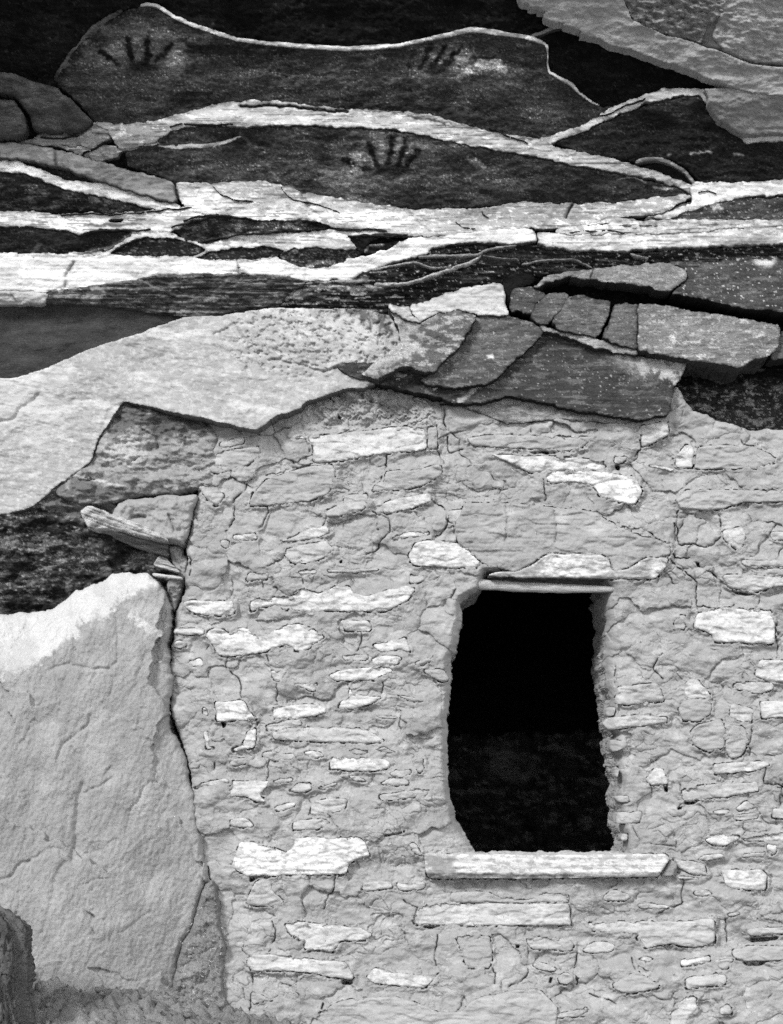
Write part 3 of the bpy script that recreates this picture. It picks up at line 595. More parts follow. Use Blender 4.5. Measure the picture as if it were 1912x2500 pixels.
slab(T('D', "938 628 960 570 988 494 1040 488 1082 490 1082 682 1010 662"), -.100, (1510, 790), .06, 0, .13, None, name='rock_block', seed=111, paint=[flakes], thick=.09, grooves=[(T('D', "960 600 985 500"), 3, .008)])
slab(T('D', "1084 490 1150 490 1300 515 1480 545 1668 575 1666 650 1632 702 1560 722 1490 757 1450 742 1290 722 1086 682"), -.112, (1700, 810), .03, -.1, .235, 'long light grey block at the right end of the broken row', name='rock_block', seed=112, thick=.14, bev=7, paint=[('n', .16, 60, 24, .2, .6, 113, .7), flakes, ('n', .6, 24, 12, .4, .6, 114, .6)])
slab(T('D', "1630 720 1640 660 1670 600 1680 570 1680 700 1650 720"), -.06, (1900, 830), 0, 0, .12, None, seed=115)
slab(T('D', "805 382 900 345 1000 335 1200 318 1282 354 1290 378 1216 442 1100 416 950 402 860 388"), -.120, (1530, 670), 0, -.15, .22, 'flat grey block with a pointed right end', name='rock_block', seed=116, thick=.06, paint=[flakes, ('n', .4, 30, 10, .3, .6, 117, .7), ('l', T('D', "905 345 888 388"), 1.6, .04, 2)])
slab(T('D', "1202 320 1290 316 1400 298 1500 282 1680 262 1680 528 1600 520 1500 506 1350 472 1222 448 1288 380 1278 352"), -.105, (1750, 690), 0, -.2, .07, 'dark slab flecked with white at the right edge', seed=118, thick=.07, paint=[('n', .6, 13, 6, .74, .86, 119, .9), ('n', .2, 50, 16, .2, .6, 127, .6), ('e', 1870, 640, 35, 20, .7, .8)])

# recess left of the wall
REC = T('E', "720 192 1240 322 1300 420 1300 1500 900 1500 0 1560 0 905 100 835 200 795 330 685 430 615 530 545 570 415 640 315 690 225")
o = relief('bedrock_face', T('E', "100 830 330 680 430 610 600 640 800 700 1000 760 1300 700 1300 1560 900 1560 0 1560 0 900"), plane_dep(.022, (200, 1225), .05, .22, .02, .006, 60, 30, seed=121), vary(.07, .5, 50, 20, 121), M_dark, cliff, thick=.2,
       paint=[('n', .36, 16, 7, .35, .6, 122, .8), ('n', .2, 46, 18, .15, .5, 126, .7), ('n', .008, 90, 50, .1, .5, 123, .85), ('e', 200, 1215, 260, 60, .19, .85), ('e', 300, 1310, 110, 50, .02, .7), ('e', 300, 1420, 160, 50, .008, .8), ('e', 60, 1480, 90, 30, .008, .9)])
o['label'] = 'dark lichen-spotted rock in the recess beside the wall'
o = relief('bedrock_face', T('E', "725 188 1240 318 1290 420 1260 700 1160 715 1060 735 860 745 760 770 640 790 480 800 330 740 330 690 430 612 530 545 575 415 640 315 690 225"), plane_dep(.004, (400, 1100), .02, -.06, .016, .005, 70, 40, seed=124), vary(.26, .2, 60, 20, 124), M_boul, cliff, thick=.2, bev=24, bevd=.03,
       paint=[('p', T('E', "720 192 690 230 620 390 760 360 830 350 900 400 1060 420 1230 330"), .10, 10, 24), ('n', .16, 60, 14, .15, .5, 125, .7), ('p', T('E', "330 690 430 620 640 660 900 700 1150 700 1100 760 640 800 330 760"), .13, 12, 30), ('p', T('E', "640 430 760 370 900 460 760 570 600 530"), .38, 6, 14), ('l', T('E', "440 625 560 655 740 695"), 3, .42, 3)],
       grooves=[(T('E', "750 565 800 520 900 510"), 2, .006), (T('E', "830 360 920 400 920 470"), 3, .008)])
o['label'] = 'grey rounded rock shelf below the overhanging pale face'

# ------------------------------------------------------------------ boulder leaning against the wall
BOUL = T('F', "0 -2 110 -5 290 -28 395 -120 550 -176 610 -220 680 -226 800 -220 868 -154 915 -55 925 30 905 130 900 210 930 350 900 500 905 620 960 680 1005 790 1010 880 1040 960 1055 1120 1080 1210 1090 1300 1120 1370 1100 1450 1070 1540 1040 1660 980 1770 960 1850 955 2000 930 2250 300 2300 0 2300")
LIP = [tuple(p) for p in T('F', "0 -900 800 -900 900 -500 900 -220 840 -150 700 -90 640 -60 600 0 500 20 440 60 370 140 300 180 180 265 90 315 0 350")]
def boulder_dep(X, Y, s, g):
    t = sdf(LIP, g, 160)
    top = np.maximum(t, 0)
    y = -.010 - .00009 * (Y - 1500) * sst(520, 120, X) - .00012 * (430 - X)
    y = y + .0005 * np.minimum(top, 150)
    u = X * .94 + Y * .34; v = Y * .94 - X * .34
    _, _, ci, qx, qy = worley((X + 50 * fbm(X / 120, Y / 120, 3, 137)) / 210, (Y + 60 * fbm(X / 120, Y / 120, 3, 138)) / 330, 139)
    y = y + .010 * fbm(X / 200, Y / 260, 2, 131) + .042 * (qx * (ci - .5) + qy * (np.mod(ci * 7.7, 1) - .5)) + .0024 * fbm(u / 34, v / 110, 5, 132, .6) + .0015 * fbm(u / 9, v / 13, 4, 135, .65)
    st = fbm(u / 90, v / 170, 4, 133)
    y = y + .003 * sst(-.02, .02, st + .08 * fbm(X / 25, Y / 25, 4, 140, .7)) * sst(-.1, .5, fbm(X / 160, Y / 160, 2, 142))
    return y
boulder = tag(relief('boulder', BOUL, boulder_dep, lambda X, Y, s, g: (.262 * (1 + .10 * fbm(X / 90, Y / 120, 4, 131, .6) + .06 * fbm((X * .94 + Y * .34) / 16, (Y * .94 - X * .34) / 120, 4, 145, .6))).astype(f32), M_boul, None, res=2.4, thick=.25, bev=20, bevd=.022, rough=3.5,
              paint=[('p', LIP, .47, 10, 18), ('p', T('F', "640 -60 800 -60 870 0 900 60 860 90 800 60 720 0"), .33, 8, 16), ('n', .50, 14, 14, .42, .6, 134, .0), ('p', T('F', "690 0 740 -10 780 40 830 60 880 120 800 100 730 50"), .46, 5, 12), ('n', .34, 100, 140, .1, .7, 135, .5), ('e', 30, 2050, 120, 250, .24, .6), ('e', 260, 2380, 260, 70, .23, .5)],  # LIP patch lightens the top: skylight painted into its colour
              grooves=[(T('F', "440 910 420 1000 410 1100 410 1200 390 1320"), 6.5, 0.0077), (T('F', "275 300 320 272 420 280 500 292 590 290 630 250 635 120 620 0"), 3.9, 0.0044), (T('F', "0 1465 60 1410 110 1330 160 1322"), 3.9, 0.0055), (T('F', "700 1050 750 980 800 890 850 900 890 960"), 3.2, 0.0033),
                       (T('F', "345 690 400 650 470 600 485 540"), 3.9, 0.0039), (T('F', "455 960 520 930 600 880"), 3.2, 0.0039), (T('F', "280 1530 300 1400 345 1330"), 6.5, 0.0055), (T('F', "640 1705 680 1700 710 1660 800 1600"), 2.6, 0.0028), (T('F', "225 1700 250 1620 270 1560"), 5.2, 0.0039), (T('F', "760 1400 850 1470 900 1500"), 2.6, 0.0022), (T('F', "150 1330 260 1250 330 1260"), 3.9, 0.0033), (T('F', "450 1450 520 1420 580 1420"), 2.6, 0.0028), (T('F', "590 440 610 380 600 330"), 3.9, 0.0028)]),
              label='large grey boulder slab with a skylit pale top leaning against the wall', category='boulder')

# ------------------------------------------------------------------ masonry wall
wall = tag(empty('masonry_wall', (.25, .0, .0)), label='ancient wall of pale stones set in cracked mud around a dark doorway', category='wall', kind='thing')

def WB(X, Y):                                 # resting depth of the wall's face
    y = .012 * fbm(X / 260, Y / 240, 2, 141)
    y = y + .05 * sst(1080, 960, Y) * sst(1500, 1000, X) * 0
    y = y + .012 * sst(560, 420, X)             # rounds away to the left
    y = y + .045 * sst(1520, 1470, X) * sst(1400, 1440, Y) * sst(2110, 2080, Y) * sst(1440, 1460, X)
    y = y - .03 * sst(2250, 2550, Y)           # spreads at the foot
    return y.astype(f32)

DOOR = T('Z', "1173 1440 1186 1400 1300 1396 1440 1398 1474 1408 1474 1477 1480 1528 1474 1600 1475 1636 1482 1677 1492 1723 1488 1759 1502 1782 1498 1828 1510 1872 1518 1913 1508 1941 1514 1982 1516 2013 1524 2034 1530 2082 1530 2092 1169 2092 1153 2062 1135 2036 1112 1990 1101 1954 1091 1862 1094 1790 1091 1754 1100 1687 1099 1636 1101 1605 1114 1595 1119 1549 1127 1492 1127 1469")
WALL = T('Z', "520 2500 525 2450 535 2380 545 2320 520 2280 500 2160 478 2040 468 1900 452 1830 440 1800 420 1740 414 1640 424 1560 430 1500 440 1470 455 1440 452 1400 462 1360 452 1340 470 1280 485 1200 488 1140 478 1090 485 1070 508 1020 560 1030 600 1040 640 1045 672 1012 700 1005 740 985 780 955 850 948 920 942 980 955 1070 968 1090 985 1150 978 1290 1000 1420 1008 1480 1008 1540 1005 1600 1010 1625 1000 1640 950 1655 942 1672 975 1690 1000 1750 1025 1790 1038 1830 1052 1870 1048 1912 1056 1912 2500")

# stones: frame, tone, how far they stand out (mm), outline
W_, L_, M_, m_, d_ = .50, .44, .39, .345, .29
ST = []
def S(f, tone, prot, *polys):
    for p in polys: ST.append((tone, prot, T(f, p)))
S('G', W_, 16, "868 545 880 470 868 440 845 405 752 412 750 398 1000 385 1200 362 1400 338 1530 342 1540 470 1500 478 1270 500 1100 530 960 548 900 555")
S('G', .36, 9, "1542 340 1600 330 1608 466 1550 474")
S('G', L_, 14, "326 432 470 400 470 440 330 468")
S('G', m_, 9, "215 535 360 480 560 455 568 510 480 570 330 615 225 600")
S('G', M_, 8, "200 690 280 675 360 745 305 812 250 760")
S('G', .325, 14, "500 800 520 740 600 650 740 600 860 570 985 560 1005 600 990 690 960 735 850 775 700 790 595 803")
S('G', m_, 12, "1300 600 1480 590 1620 560 1635 610 1540 680 1400 712 1210 718 1225 680 1300 650")
S('G', W_, 14, "1272 790 1400 755 1560 725 1575 770 1450 820 1295 850")
S('G', M_, 9, "945 840 1050 785 1060 745 1190 730 1205 790 1150 835 1040 860 950 870")
S('G', .55, 8, "680 1010 760 985 830 940 960 920 968 965 900 990 780 1010")
S('G', .48, 9, "405 975 545 965 555 998 410 1008")
S('G', .52, 8, "1330 990 1420 960 1560 955 1560 975 1440 990 1335 1005")
S('Z', .54, 20, "996 1355 1013 1327 1033 1318 1065 1320 1119 1326 1152 1350 1172 1372 1173 1386 1108 1386 1050 1382 1005 1378")
S('G', M_, 9, "705 1060 800 1035 950 1010 1005 1060 930 1110 850 1135 760 1145 715 1100")
S('G', M_, 8, "780 1180 895 1180 900 1205 800 1205", "950 1180 1265 1170 1265 1182 1100 1195 955 1195", "490 1200 615 1190 610 1235 480 1245", "330 1000 385 1005 380 1050 330 1040")
S('G', .55, 12, "110 1370 150 1358 410 1362 412 1445 250 1445 180 1430 120 1400")
S('G', .54, 12, "500 1350 740 1335 820 1280 900 1320 1000 1280 1080 1270 1120 1310 1180 1335 1290 1300 1420 1270 1480 1290 1430 1360 1310 1420 1000 1420 730 1415 650 1390 560 1400 510 1425")
S('G', m_, 8, "1440 1200 1530 1215 1530 1240 1440 1265")
S('J', L_, 9, "170 640 240 632 245 670 205 700 175 690")
S('H', .47, 9, "60 82 235 80 238 120 52 118", "50 185 80 150 140 165 130 190 85 200")
S('H', .55, 12, "240 120 262 95 300 82 350 90 385 108 430 85 475 75 500 90 520 115 545 132 600 125 660 90 740 52 820 60 880 88 945 130 880 180 820 215 765 215 755 190 720 176 640 190 600 220 520 230 440 242 350 244 310 235 290 185")
S('H', .5, 9, "120 290 215 252 232 290 228 312 180 305", "1030 30 1200 40 1222 68 1210 100 1100 100 1060 95")
S('H', .53, 10, "1220 180 1320 155 1420 135 1445 220 1390 205 1280 225 1240 200")
S('H', M_, 9, "1040 240 1195 232 1200 265 1060 272 1045 262")
S('H', .52, 13, "1215 260 1280 238 1385 245 1400 260 1380 290 1310 305 1220 302")
S('H', .50, 11, "960 365 1010 335 1100 315 1330 310 1345 340 1260 360 1240 388 1010 388")
S('H', .50, 8, "625 330 725 328 700 370 680 395 645 390", "760 412 905 400 890 452 830 435")
S('H', m_, 8, "1470 280 1580 240 1590 275 1475 305")
S('H', .57, 26, "300 515 470 502 495 560 540 615 440 622 310 625")
S('H', .52, 9, "1035 545 1040 500 1080 470 1090 430 1105 460 1160 475 1290 480 1220 520 1130 553 1020 555")
S('H', .56, 14, "640 540 780 530 870 525 950 545 955 570 880 595 800 610 645 615")
S('H', .48, 12, "600 650 700 625 800 615 810 650 720 670 605 680")
S('H', .43, 10, "630 695 700 670 820 660 1150 665 1240 700 1295 745 1180 755 1000 750 760 740 650 735")
S('H', .5, 7, "230 545 250 545 260 598 225 595", "232 685 262 682 268 740 260 770 298 785 250 790")
S('H', .52, 16, "460 760 490 685 540 665 540 775 410 805 400 795")
S('H', M_, 9, "570 815 620 800 680 815 765 820 760 850 650 860 580 840")
S('H', .58, 13, "815 805 850 798 920 805 950 830 900 840 830 830")
S('H', M_, 9, "1080 800 1130 788 1200 795 1195 815 1120 822", "1220 790 1290 775 1365 810 1300 812")
S('H', .57, 17, "970 875 990 835 1100 840 1320 845 1332 880 1310 905 1200 920 1090 912 970 905")
S('H', M_, 9, "1315 930 1370 910 1440 908 1455 935 1400 955 1330 950", "1085 945 1150 948 1190 980 1110 975", "1265 995 1320 962 1440 965 1440 1000 1360 1005", "635 975 680 960 750 955 760 975 690 990 650 988")
S('H', .38, 8, "385 850 500 840 490 870 420 895 380 880")
S('H', .45, 11, "175 1015 260 975 380 962 385 985 280 1000 190 1018", "735 1030 790 985 860 985 872 1025 810 1042", "900 1015 960 995 1015 982 1015 1000 960 1018 905 1028")
S('H', .52, 10, "388 1015 400 975 430 968 440 980 630 975 600 1010 560 1050 600 1100 530 1095 480 1065 390 1070")
S('H', .42, 15, "860 1092 985 1080 1078 1080 1060 1140 1000 1160 860 1180")
S('H', .45, 10, "640 1130 700 1110 780 1098 775 1120 720 1145 660 1150")
S('H', m_, 8, "1450 860 1520 840 1525 920 1490 930", "1365 470 1500 490 1530 510 1440 512", "1230 588 1290 592 1380 605 1370 612 1280 610", "1520 320 1640 325 1675 380 1640 400 1530 345")
S('H', .37, 8, "1260 1060 1500 1020 1560 1020 1550 1060 1400 1080 1280 1095")
S('I', .46, 12, "145 130 170 110 240 112 280 140 290 165 220 170 150 160", "520 130 690 120 740 135 700 160 660 182 515 180")
S('I', .60, 15, "165 370 205 250 290 252 320 275 420 290 460 310 500 300 525 265 520 235 640 222 750 240 800 225 900 222 940 260 970 335 900 350 850 375 830 440 700 445 540 448 300 452 240 452 165 405")
S('I', .40, 9, "240 600 300 480 360 475 400 490 385 530 430 570 470 610 400 632 260 625")
S('I', .44, 12, "925 490 1085 475 1105 520 1000 540 925 540", "1125 490 1200 505 1250 490 1290 490 1290 530 1130 540", "1190 265 1235 258 1280 335 1220 315")
S('Z', .47, 16, "1000 2242 1017 2220 1054 2207 1200 2206 1290 2207 1390 2206 1393 2260 1250 2259 1100 2260 1010 2256")
S('L', .345, 10, "0 370 90 365 190 365 240 395 400 405 470 375 540 368 590 385 600 420 0 422")
S('I', .47, 17, "475 715 600 725 790 745 930 765 985 795 940 830 800 830 760 890 600 885 575 870 590 845 500 800 470 760")
S('I', .48, 17, "245 950 275 912 430 915 530 925 690 950 830 958 865 1020 875 1060 760 1045 600 1015 430 1005 280 1010 255 985")
S('I', .50, 22, "945 1050 985 990 1100 1020 1330 1045 1340 1065 1285 1110 1180 1100 1100 1095 980 1075")
S('I', m_, 12, "1344 1050 1390 1010 1365 1085 1296 1106", "270 1130 310 1140 360 1165 400 1185 280 1200")
S('I', .345, 14, "560 1320 620 1290 740 1210 790 1180 950 1165 1130 1160 1220 1190 1300 1222 1380 1250 1460 1255 1520 1240 1560 1185 1620 1165 1700 1150 1820 1120 1960 1115 2010 1160 2070 1230 2060 1290 2000 1340 560 1340")
S('J', m_, 13, "255 315 350 298 830 305 815 325 760 360 720 368 550 360 290 345")
S('J', .58, 10, "370 385 530 395 640 395 870 408 885 440 868 460 620 458 560 470 520 460 470 430")
S('J', .60, 15, "612 462 870 463 1020 490 1045 545 1040 570 1010 612 950 600 900 585 855 575 830 530 800 515 740 505 690 510 640 520 615 500")
S('J', .46, 10, "1035 258 1160 235 1165 300 1045 355")
S('J', .32, 12, "1282 450 1290 360 1330 345 1400 345 1550 350 1640 395 1650 420 1560 450")
S('J', .50, 14, "1198 445 1200 390 1240 342 1278 352 1275 446")
S('J', .33, 14, "1195 590 1240 545 1400 545 1680 550 1680 590 1500 600 1400 630 1330 635 1220 628")
S('J', .48, 9, "1410 725 1500 710 1515 745 1500 810 1470 815 1415 770", "925 385 985 395 960 425 920 430", "1070 430 1190 450 1195 462 1080 440")
S('J', .46, 18, "1405 930 1490 925 1680 958 1640 980 1560 1005 1440 985")
S('J', M_, 12, "1490 860 1680 868 1680 885 1560 890 1500 880", "1510 895 1680 902 1680 945 1560 922", "1620 735 1680 730 1680 790 1630 770")
S('K', .54, 15, "1255 260 1270 190 1330 178 1400 160 1620 175 1640 240 1640 335 1350 325 1345 290 1300 270")
S('K', .40, 10, "875 620 890 540 1080 520 1100 560 1120 605 960 625")
S('K', .45, 22, "815 705 850 685 990 675 1130 685 1130 710 900 740 845 745")
S('K', .48, 20, "1210 540 1230 505 1270 500 1320 560 1340 590 1230 598 1210 580")
S('K', .30, 22, "1180 640 1212 592 1330 602 1338 640 1330 675 1280 705 1200 700")
S('K', .54, 13, "1555 440 1570 410 1680 430 1680 490 1630 520 1545 490")
S('K', .45, 11, "1440 530 1480 512 1635 520 1635 550 1560 575 1440 545", "1570 610 1680 585 1680 660 1580 690", "1430 625 1480 620 1545 650 1530 710 1425 690")
S('K', .46, 15, "1350 905 1610 890 1615 915 1550 940 1350 955")
S('K', .40, 15, "1200 1030 1260 1010 1560 990 1565 1035 1400 1065 1200 1082")
S('K', .43, 10, "1450 1115 1510 1080 1545 1095 1540 1120 1460 1130", "1440 1150 1590 1135 1560 1165 1450 1175", "1340 1130 1420 1120 1430 1140 1360 1150", "1630 1120 1680 1110 1680 1150 1630 1165")
S('K', .36, 10, "858 790 930 800 935 830 870 850 852 835", "835 640 885 635 880 675 838 680", "872 920 902 925 896 975 878 965", "872 1058 945 1055 950 1090 890 1088", "885 1138 1010 1130 1000 1185 885 1192", "905 1240 945 1235 938 1275 905 1270", "1160 230 1180 200 1220 200 1215 265 1165 270")
S('K', .44, 11, "1020 985 1070 925 1110 930 1135 1005 1060 1010")
S('K', .53, 12, "1305 1265 1380 1240 1470 1245 1480 1260 1400 1300 1340 1290")
S('K', .46, 12, "1484 1262 1590 1240 1680 1225 1680 1275 1560 1275 1500 1272", "1600 1290 1660 1285 1640 1340 1610 1330")
S('K', .33, 12, "1235 760 1270 720 1390 690 1410 760 1400 830 1330 850 1260 820", "1412 760 1440 720 1505 730 1520 800 1480 870 1430 880 1405 840")
S('L', .41, 14, "1130 200 1180 210 1280 220 1300 285 1220 280 1150 245")
S('L', .45, 12, "1140 290 1200 290 1260 300 1250 310 1150 300", "1245 205 1290 180 1380 175 1390 195 1300 208")
S('L', .52, 16, "1365 255 1580 255 1600 280 1590 355 1500 355 1400 345 1385 320")
S('L', .45, 12, "1225 365 1290 358 1330 380 1260 393 1230 385", "760 400 800 360 840 355 910 385 900 410 770 412")
S('L', .42, 14, "940 430 1000 425 1110 440 1100 452 950 450")
S('L', .40, 20, "695 520 800 522 900 515 1180 518 1320 500 1335 520 1335 620 1290 640 1200 645 1130 630 1050 635 985 655 940 600 960 580 860 572 770 570 690 560")
S('L', .36, 12, "380 600 480 595 600 605 628 630 610 665 510 660 420 655 390 635")
S('L', .40, 13, "665 665 690 630 740 615 790 618 840 640 810 670 750 675 690 678", "410 730 450 720 540 755 525 772 440 755")
S('L', .48, 12, "945 710 990 690 1025 705 1010 720", "1155 715 1310 690 1315 720 1170 748")
S('L', .40, 16, "1330 710 1430 705 1400 760 1360 755", "1185 800 1390 775 1395 830 1350 840 1190 858")
S('L', .34, 26, "820 830 940 765 1060 840 1040 860 890 880 830 860")
S('L', .34, 18, "540 800 570 775 610 780 625 810 590 838 550 825")
S('L', .44, 24, "1060 1034 1120 960 1190 890 1245 900 1245 960 1200 1000 1150 1034")
S('L', .46, 20, "1355 965 1400 930 1425 960 1420 990 1360 985")
S('L', .36, 14, "1420 660 1500 640 1680 645 1680 700 1500 718 1430 700", "1490 560 1560 545 1680 555 1670 580 1510 590", "1400 475 1460 470 1470 485 1400 490", "510 990 690 950 700 965 640 1000 520 1000", "1460 180 1600 165 1590 190 1480 195")
S('L', .31, 13, "25 592 200 590 212 700 202 750 85 750 60 680")
cr_ = np.random.default_rng(42)
boxes = [(np.asarray(p)[:, 0].min() - 6, np.asarray(p)[:, 0].max() + 6, np.asarray(p)[:, 1].min() - 5, np.asarray(p)[:, 1].max() + 5) for _, _, p in ST]
n_try = 0
while n_try < 4000 and len(ST) < 0:
    n_try += 1
    x = cr_.uniform(470, 1900); y_ = cr_.uniform(1450, 2470) if cr_.random() < .8 else cr_.uniform(1080, 1450)
    w = cr_.uniform(15, 34); h = w * cr_.uniform(.2, .42) + 3
    if 1060 < x < 1560 and 1390 < y_ < 2170 or x < 490 + .09 * max(0, y_ - 1700): continue
    if any(a - w < x < b + w and c - h < y_ < d + h for a, b, c, d in boxes): continue
    boxes.append((x - w - 4, x + w + 4, y_ - h - 4, y_ + h + 4))
    an = np.sort(cr_.uniform(0, 6.283, cr_.integers(5, 8))); ti = cr_.normal(0, .18)
    rr = cr_.uniform(.75, 1.05, len(an))
    if np.diff(np.append(an, an[0] + 6.283)).max() > 2.2: continue
    ST.append((float(cr_.choice([.29, .32, .36, .43])), float(cr_.uniform(6, 14)), [(x + w * r_ * math.cos(a) - ti * h * math.sin(a), y_ + h * r_ * math.sin(a) + ti * w * math.cos(a)) for a, r_ in zip(an, rr)]))
LINTEL = T('J', "345 932 380 918 430 914 478 912 560 882 590 848 640 830 700 838 760 832 800 836 880 840 905 870 905 908 985 902 1060 852 1165 850 1150 900 1102 946 960 946 700 940 520 940")
BIGBLOCK = T('J', "205 700 250 602 440 605 650 624 836 642 900 690 985 722 1170 788 1176 842 1062 848 982 898 908 902 908 868 882 836 800 832 760 828 700 834 640 826 586 844 555 878 478 914 430 905 330 880 284 830 215 785")
SILL = T('Z', "1035 2083 1100 2085 1300 2087 1500 2086 1627 2085 1637 2094 1608 2141 1450 2142 1320 2145 1200 2144 1046 2144 1038 2120")

cracks = [T(f, s) for f, s in (('G', "590 800 610 830 585 905 560 930"), ('G', "950 870 945 905 930 925"), ('G', "1215 840 1320 870 1325 960 1260 1020 1255 1075 1180 1090"), ('G', "1300 500 1300 590 1270 650"), ('G', "1600 330 1605 470 1640 560"),
    ('G', "480 680 470 730 410 765 400 780"), ('G', "415 770 415 880 360 950"), ('G', "700 1060 705 1110 600 1160"), ('G', "810 1210 815 1275 740 1330"), ('G', "200 690 190 760 160 880 110 1030 160 1120 150 1210"), ('G', "580 1245 575 1330"), ('G', "400 1230 410 1320 360 1350"),
    ('G', "600 630 740 590 870 555"), ('H', "370 250 365 310 455 400 460 490"), ('H', "1155 110 1165 180 1130 210"), ('H', "660 400 665 510"), ('H', "1085 395 1080 480"), ('H', "540 630 545 770"), ('H', "600 240 620 300 700 320"), ('H', "855 1080 855 1180"), ('H', "300 880 290 950"), ('H', "620 860 610 950 580 1010"), ('H', "1390 560 1390 680"), ('H', "1280 400 1285 470"),
    ('I', "20 400 30 480 90 640 75 740 110 880"), ('I', "770 450 760 520 690 640"), ('I', "400 720 415 820 370 900"), ('I', "100 960 80 1150 60 1160"), ('I', "1370 800 1350 940 1380 1010"), ('I', "1160 600 1250 640 1220 690"), ('I', "270 1020 280 1140 255 1320"),
    ('J', "610 500 605 610"), ('J', "440 605 435 790"), ('J', "655 640 655 770"), ('J', "1190 700 1190 780"), ('J', "1170 790 1190 850 1260 850 1310 890 1440 980"), ('J', "150 120 170 380 240 370"), ('J', "545 230 550 290"), ('J', "1050 260 1045 350 1010 400"), ('J', "840 640 980 720 1040 720 1150 790"), ('J', "1210 640 1200 700 1210 790 1350 800 1410 750 1390 650"), ('J', "1490 270 1490 340 1650 400"), ('J', "100 590 160 630 170 710 120 760"), ('J', "1290 1080 1290 960 1160 850"), ('J', "200 690 205 780"),
    ('K', "880 440 880 530"), ('K', "1590 920 1590 1000 1680 1060"), ('K', "1530 720 1515 870"), ('K', "1270 160 1420 170 1450 150"), ('K', "1190 1000 1200 1090 1180 1120"), ('K', "1100 380 1060 470 1110 500"), ('K', "1650 240 1650 400"),
    ('L', "600 380 605 540"), ('L', "390 650 390 800 300 850"), ('L', "640 680 620 770 640 830"), ('L', "1180 300 1170 430 1050 470"), ('L', "1130 180 1120 260"), ('L', "1390 500 1400 620"), ('L', "910 700 930 760"), ('L', "210 740 230 830"), ('L', "380 540 380 600"), ('L', "700 880 760 900 840 930"))]
holes = [(T(f, s, False), d) for f, s, d in (('G', "880 553 915 545 1030 540 1020 552 930 562 890 560", 50), ('G', "740 600 862 552 866 568 760 604", 40), ('G', "1032 1126 1045 1122 1046 1138 1036 1142", 40), ('I', "255 456 400 456 370 472 290 475 265 500", 45), ('I', "780 448 815 448 800 458 780 458", 40), ('I', "800 1058 872 1064 865 1090 800 1085", 50),
    ('K', "1110 1012 1130 1010 1128 1040 1115 1035", 50), ('K', "1200 1086 1285 1082 1250 1098 1205 1100", 45), ('K', "1178 1114 1198 1112 1195 1125 1180 1126", 40), ('J', "918 430 945 432 948 460 925 455", 45), ('J', "540 372 660 372 660 386 540 384", 30), ('J', "1290 870 1306 872 1306 892 1294 890", 40), ('H', "330 626 372 628 350 680 340 660", 45), ('H', "540 628 556 630 545 660", 40), ('I', "1270 748 1375 748 1330 765 1285 758", 40), ('I', "590 890 765 896 760 908 600 900", 30),
    ('L', "980 718 1000 722 985 732", 30), ('L', "330 635 350 640 345 655 330 650", 35), ('L', "500 800 515 800 510 830 495 830", 35), ('L', "630 800 650 800 645 820 630 820", 35), ('I', "690 1195 700 1200 690 1240 680 1235", 40), ('I', "1040 210 1100 205 1180 180 1180 192 1060 225 1040 230", 30), ('L', "1510 595 1660 592 1655 610 1520 625", 40), ('L', "1470 722 1600 716 1580 740 1490 745", 35), ('L', "640 1000 690 996 660 1008", 30), ('K', "1430 78 1500 95 1560 100 1500 110 1440 95", 30), ('G', "1020 270 1045 285 1030 298 1015 290", 25), ('G', "980 180 1000 185 995 196", 20), ('L', "810 410 830 412 820 420", 30))]

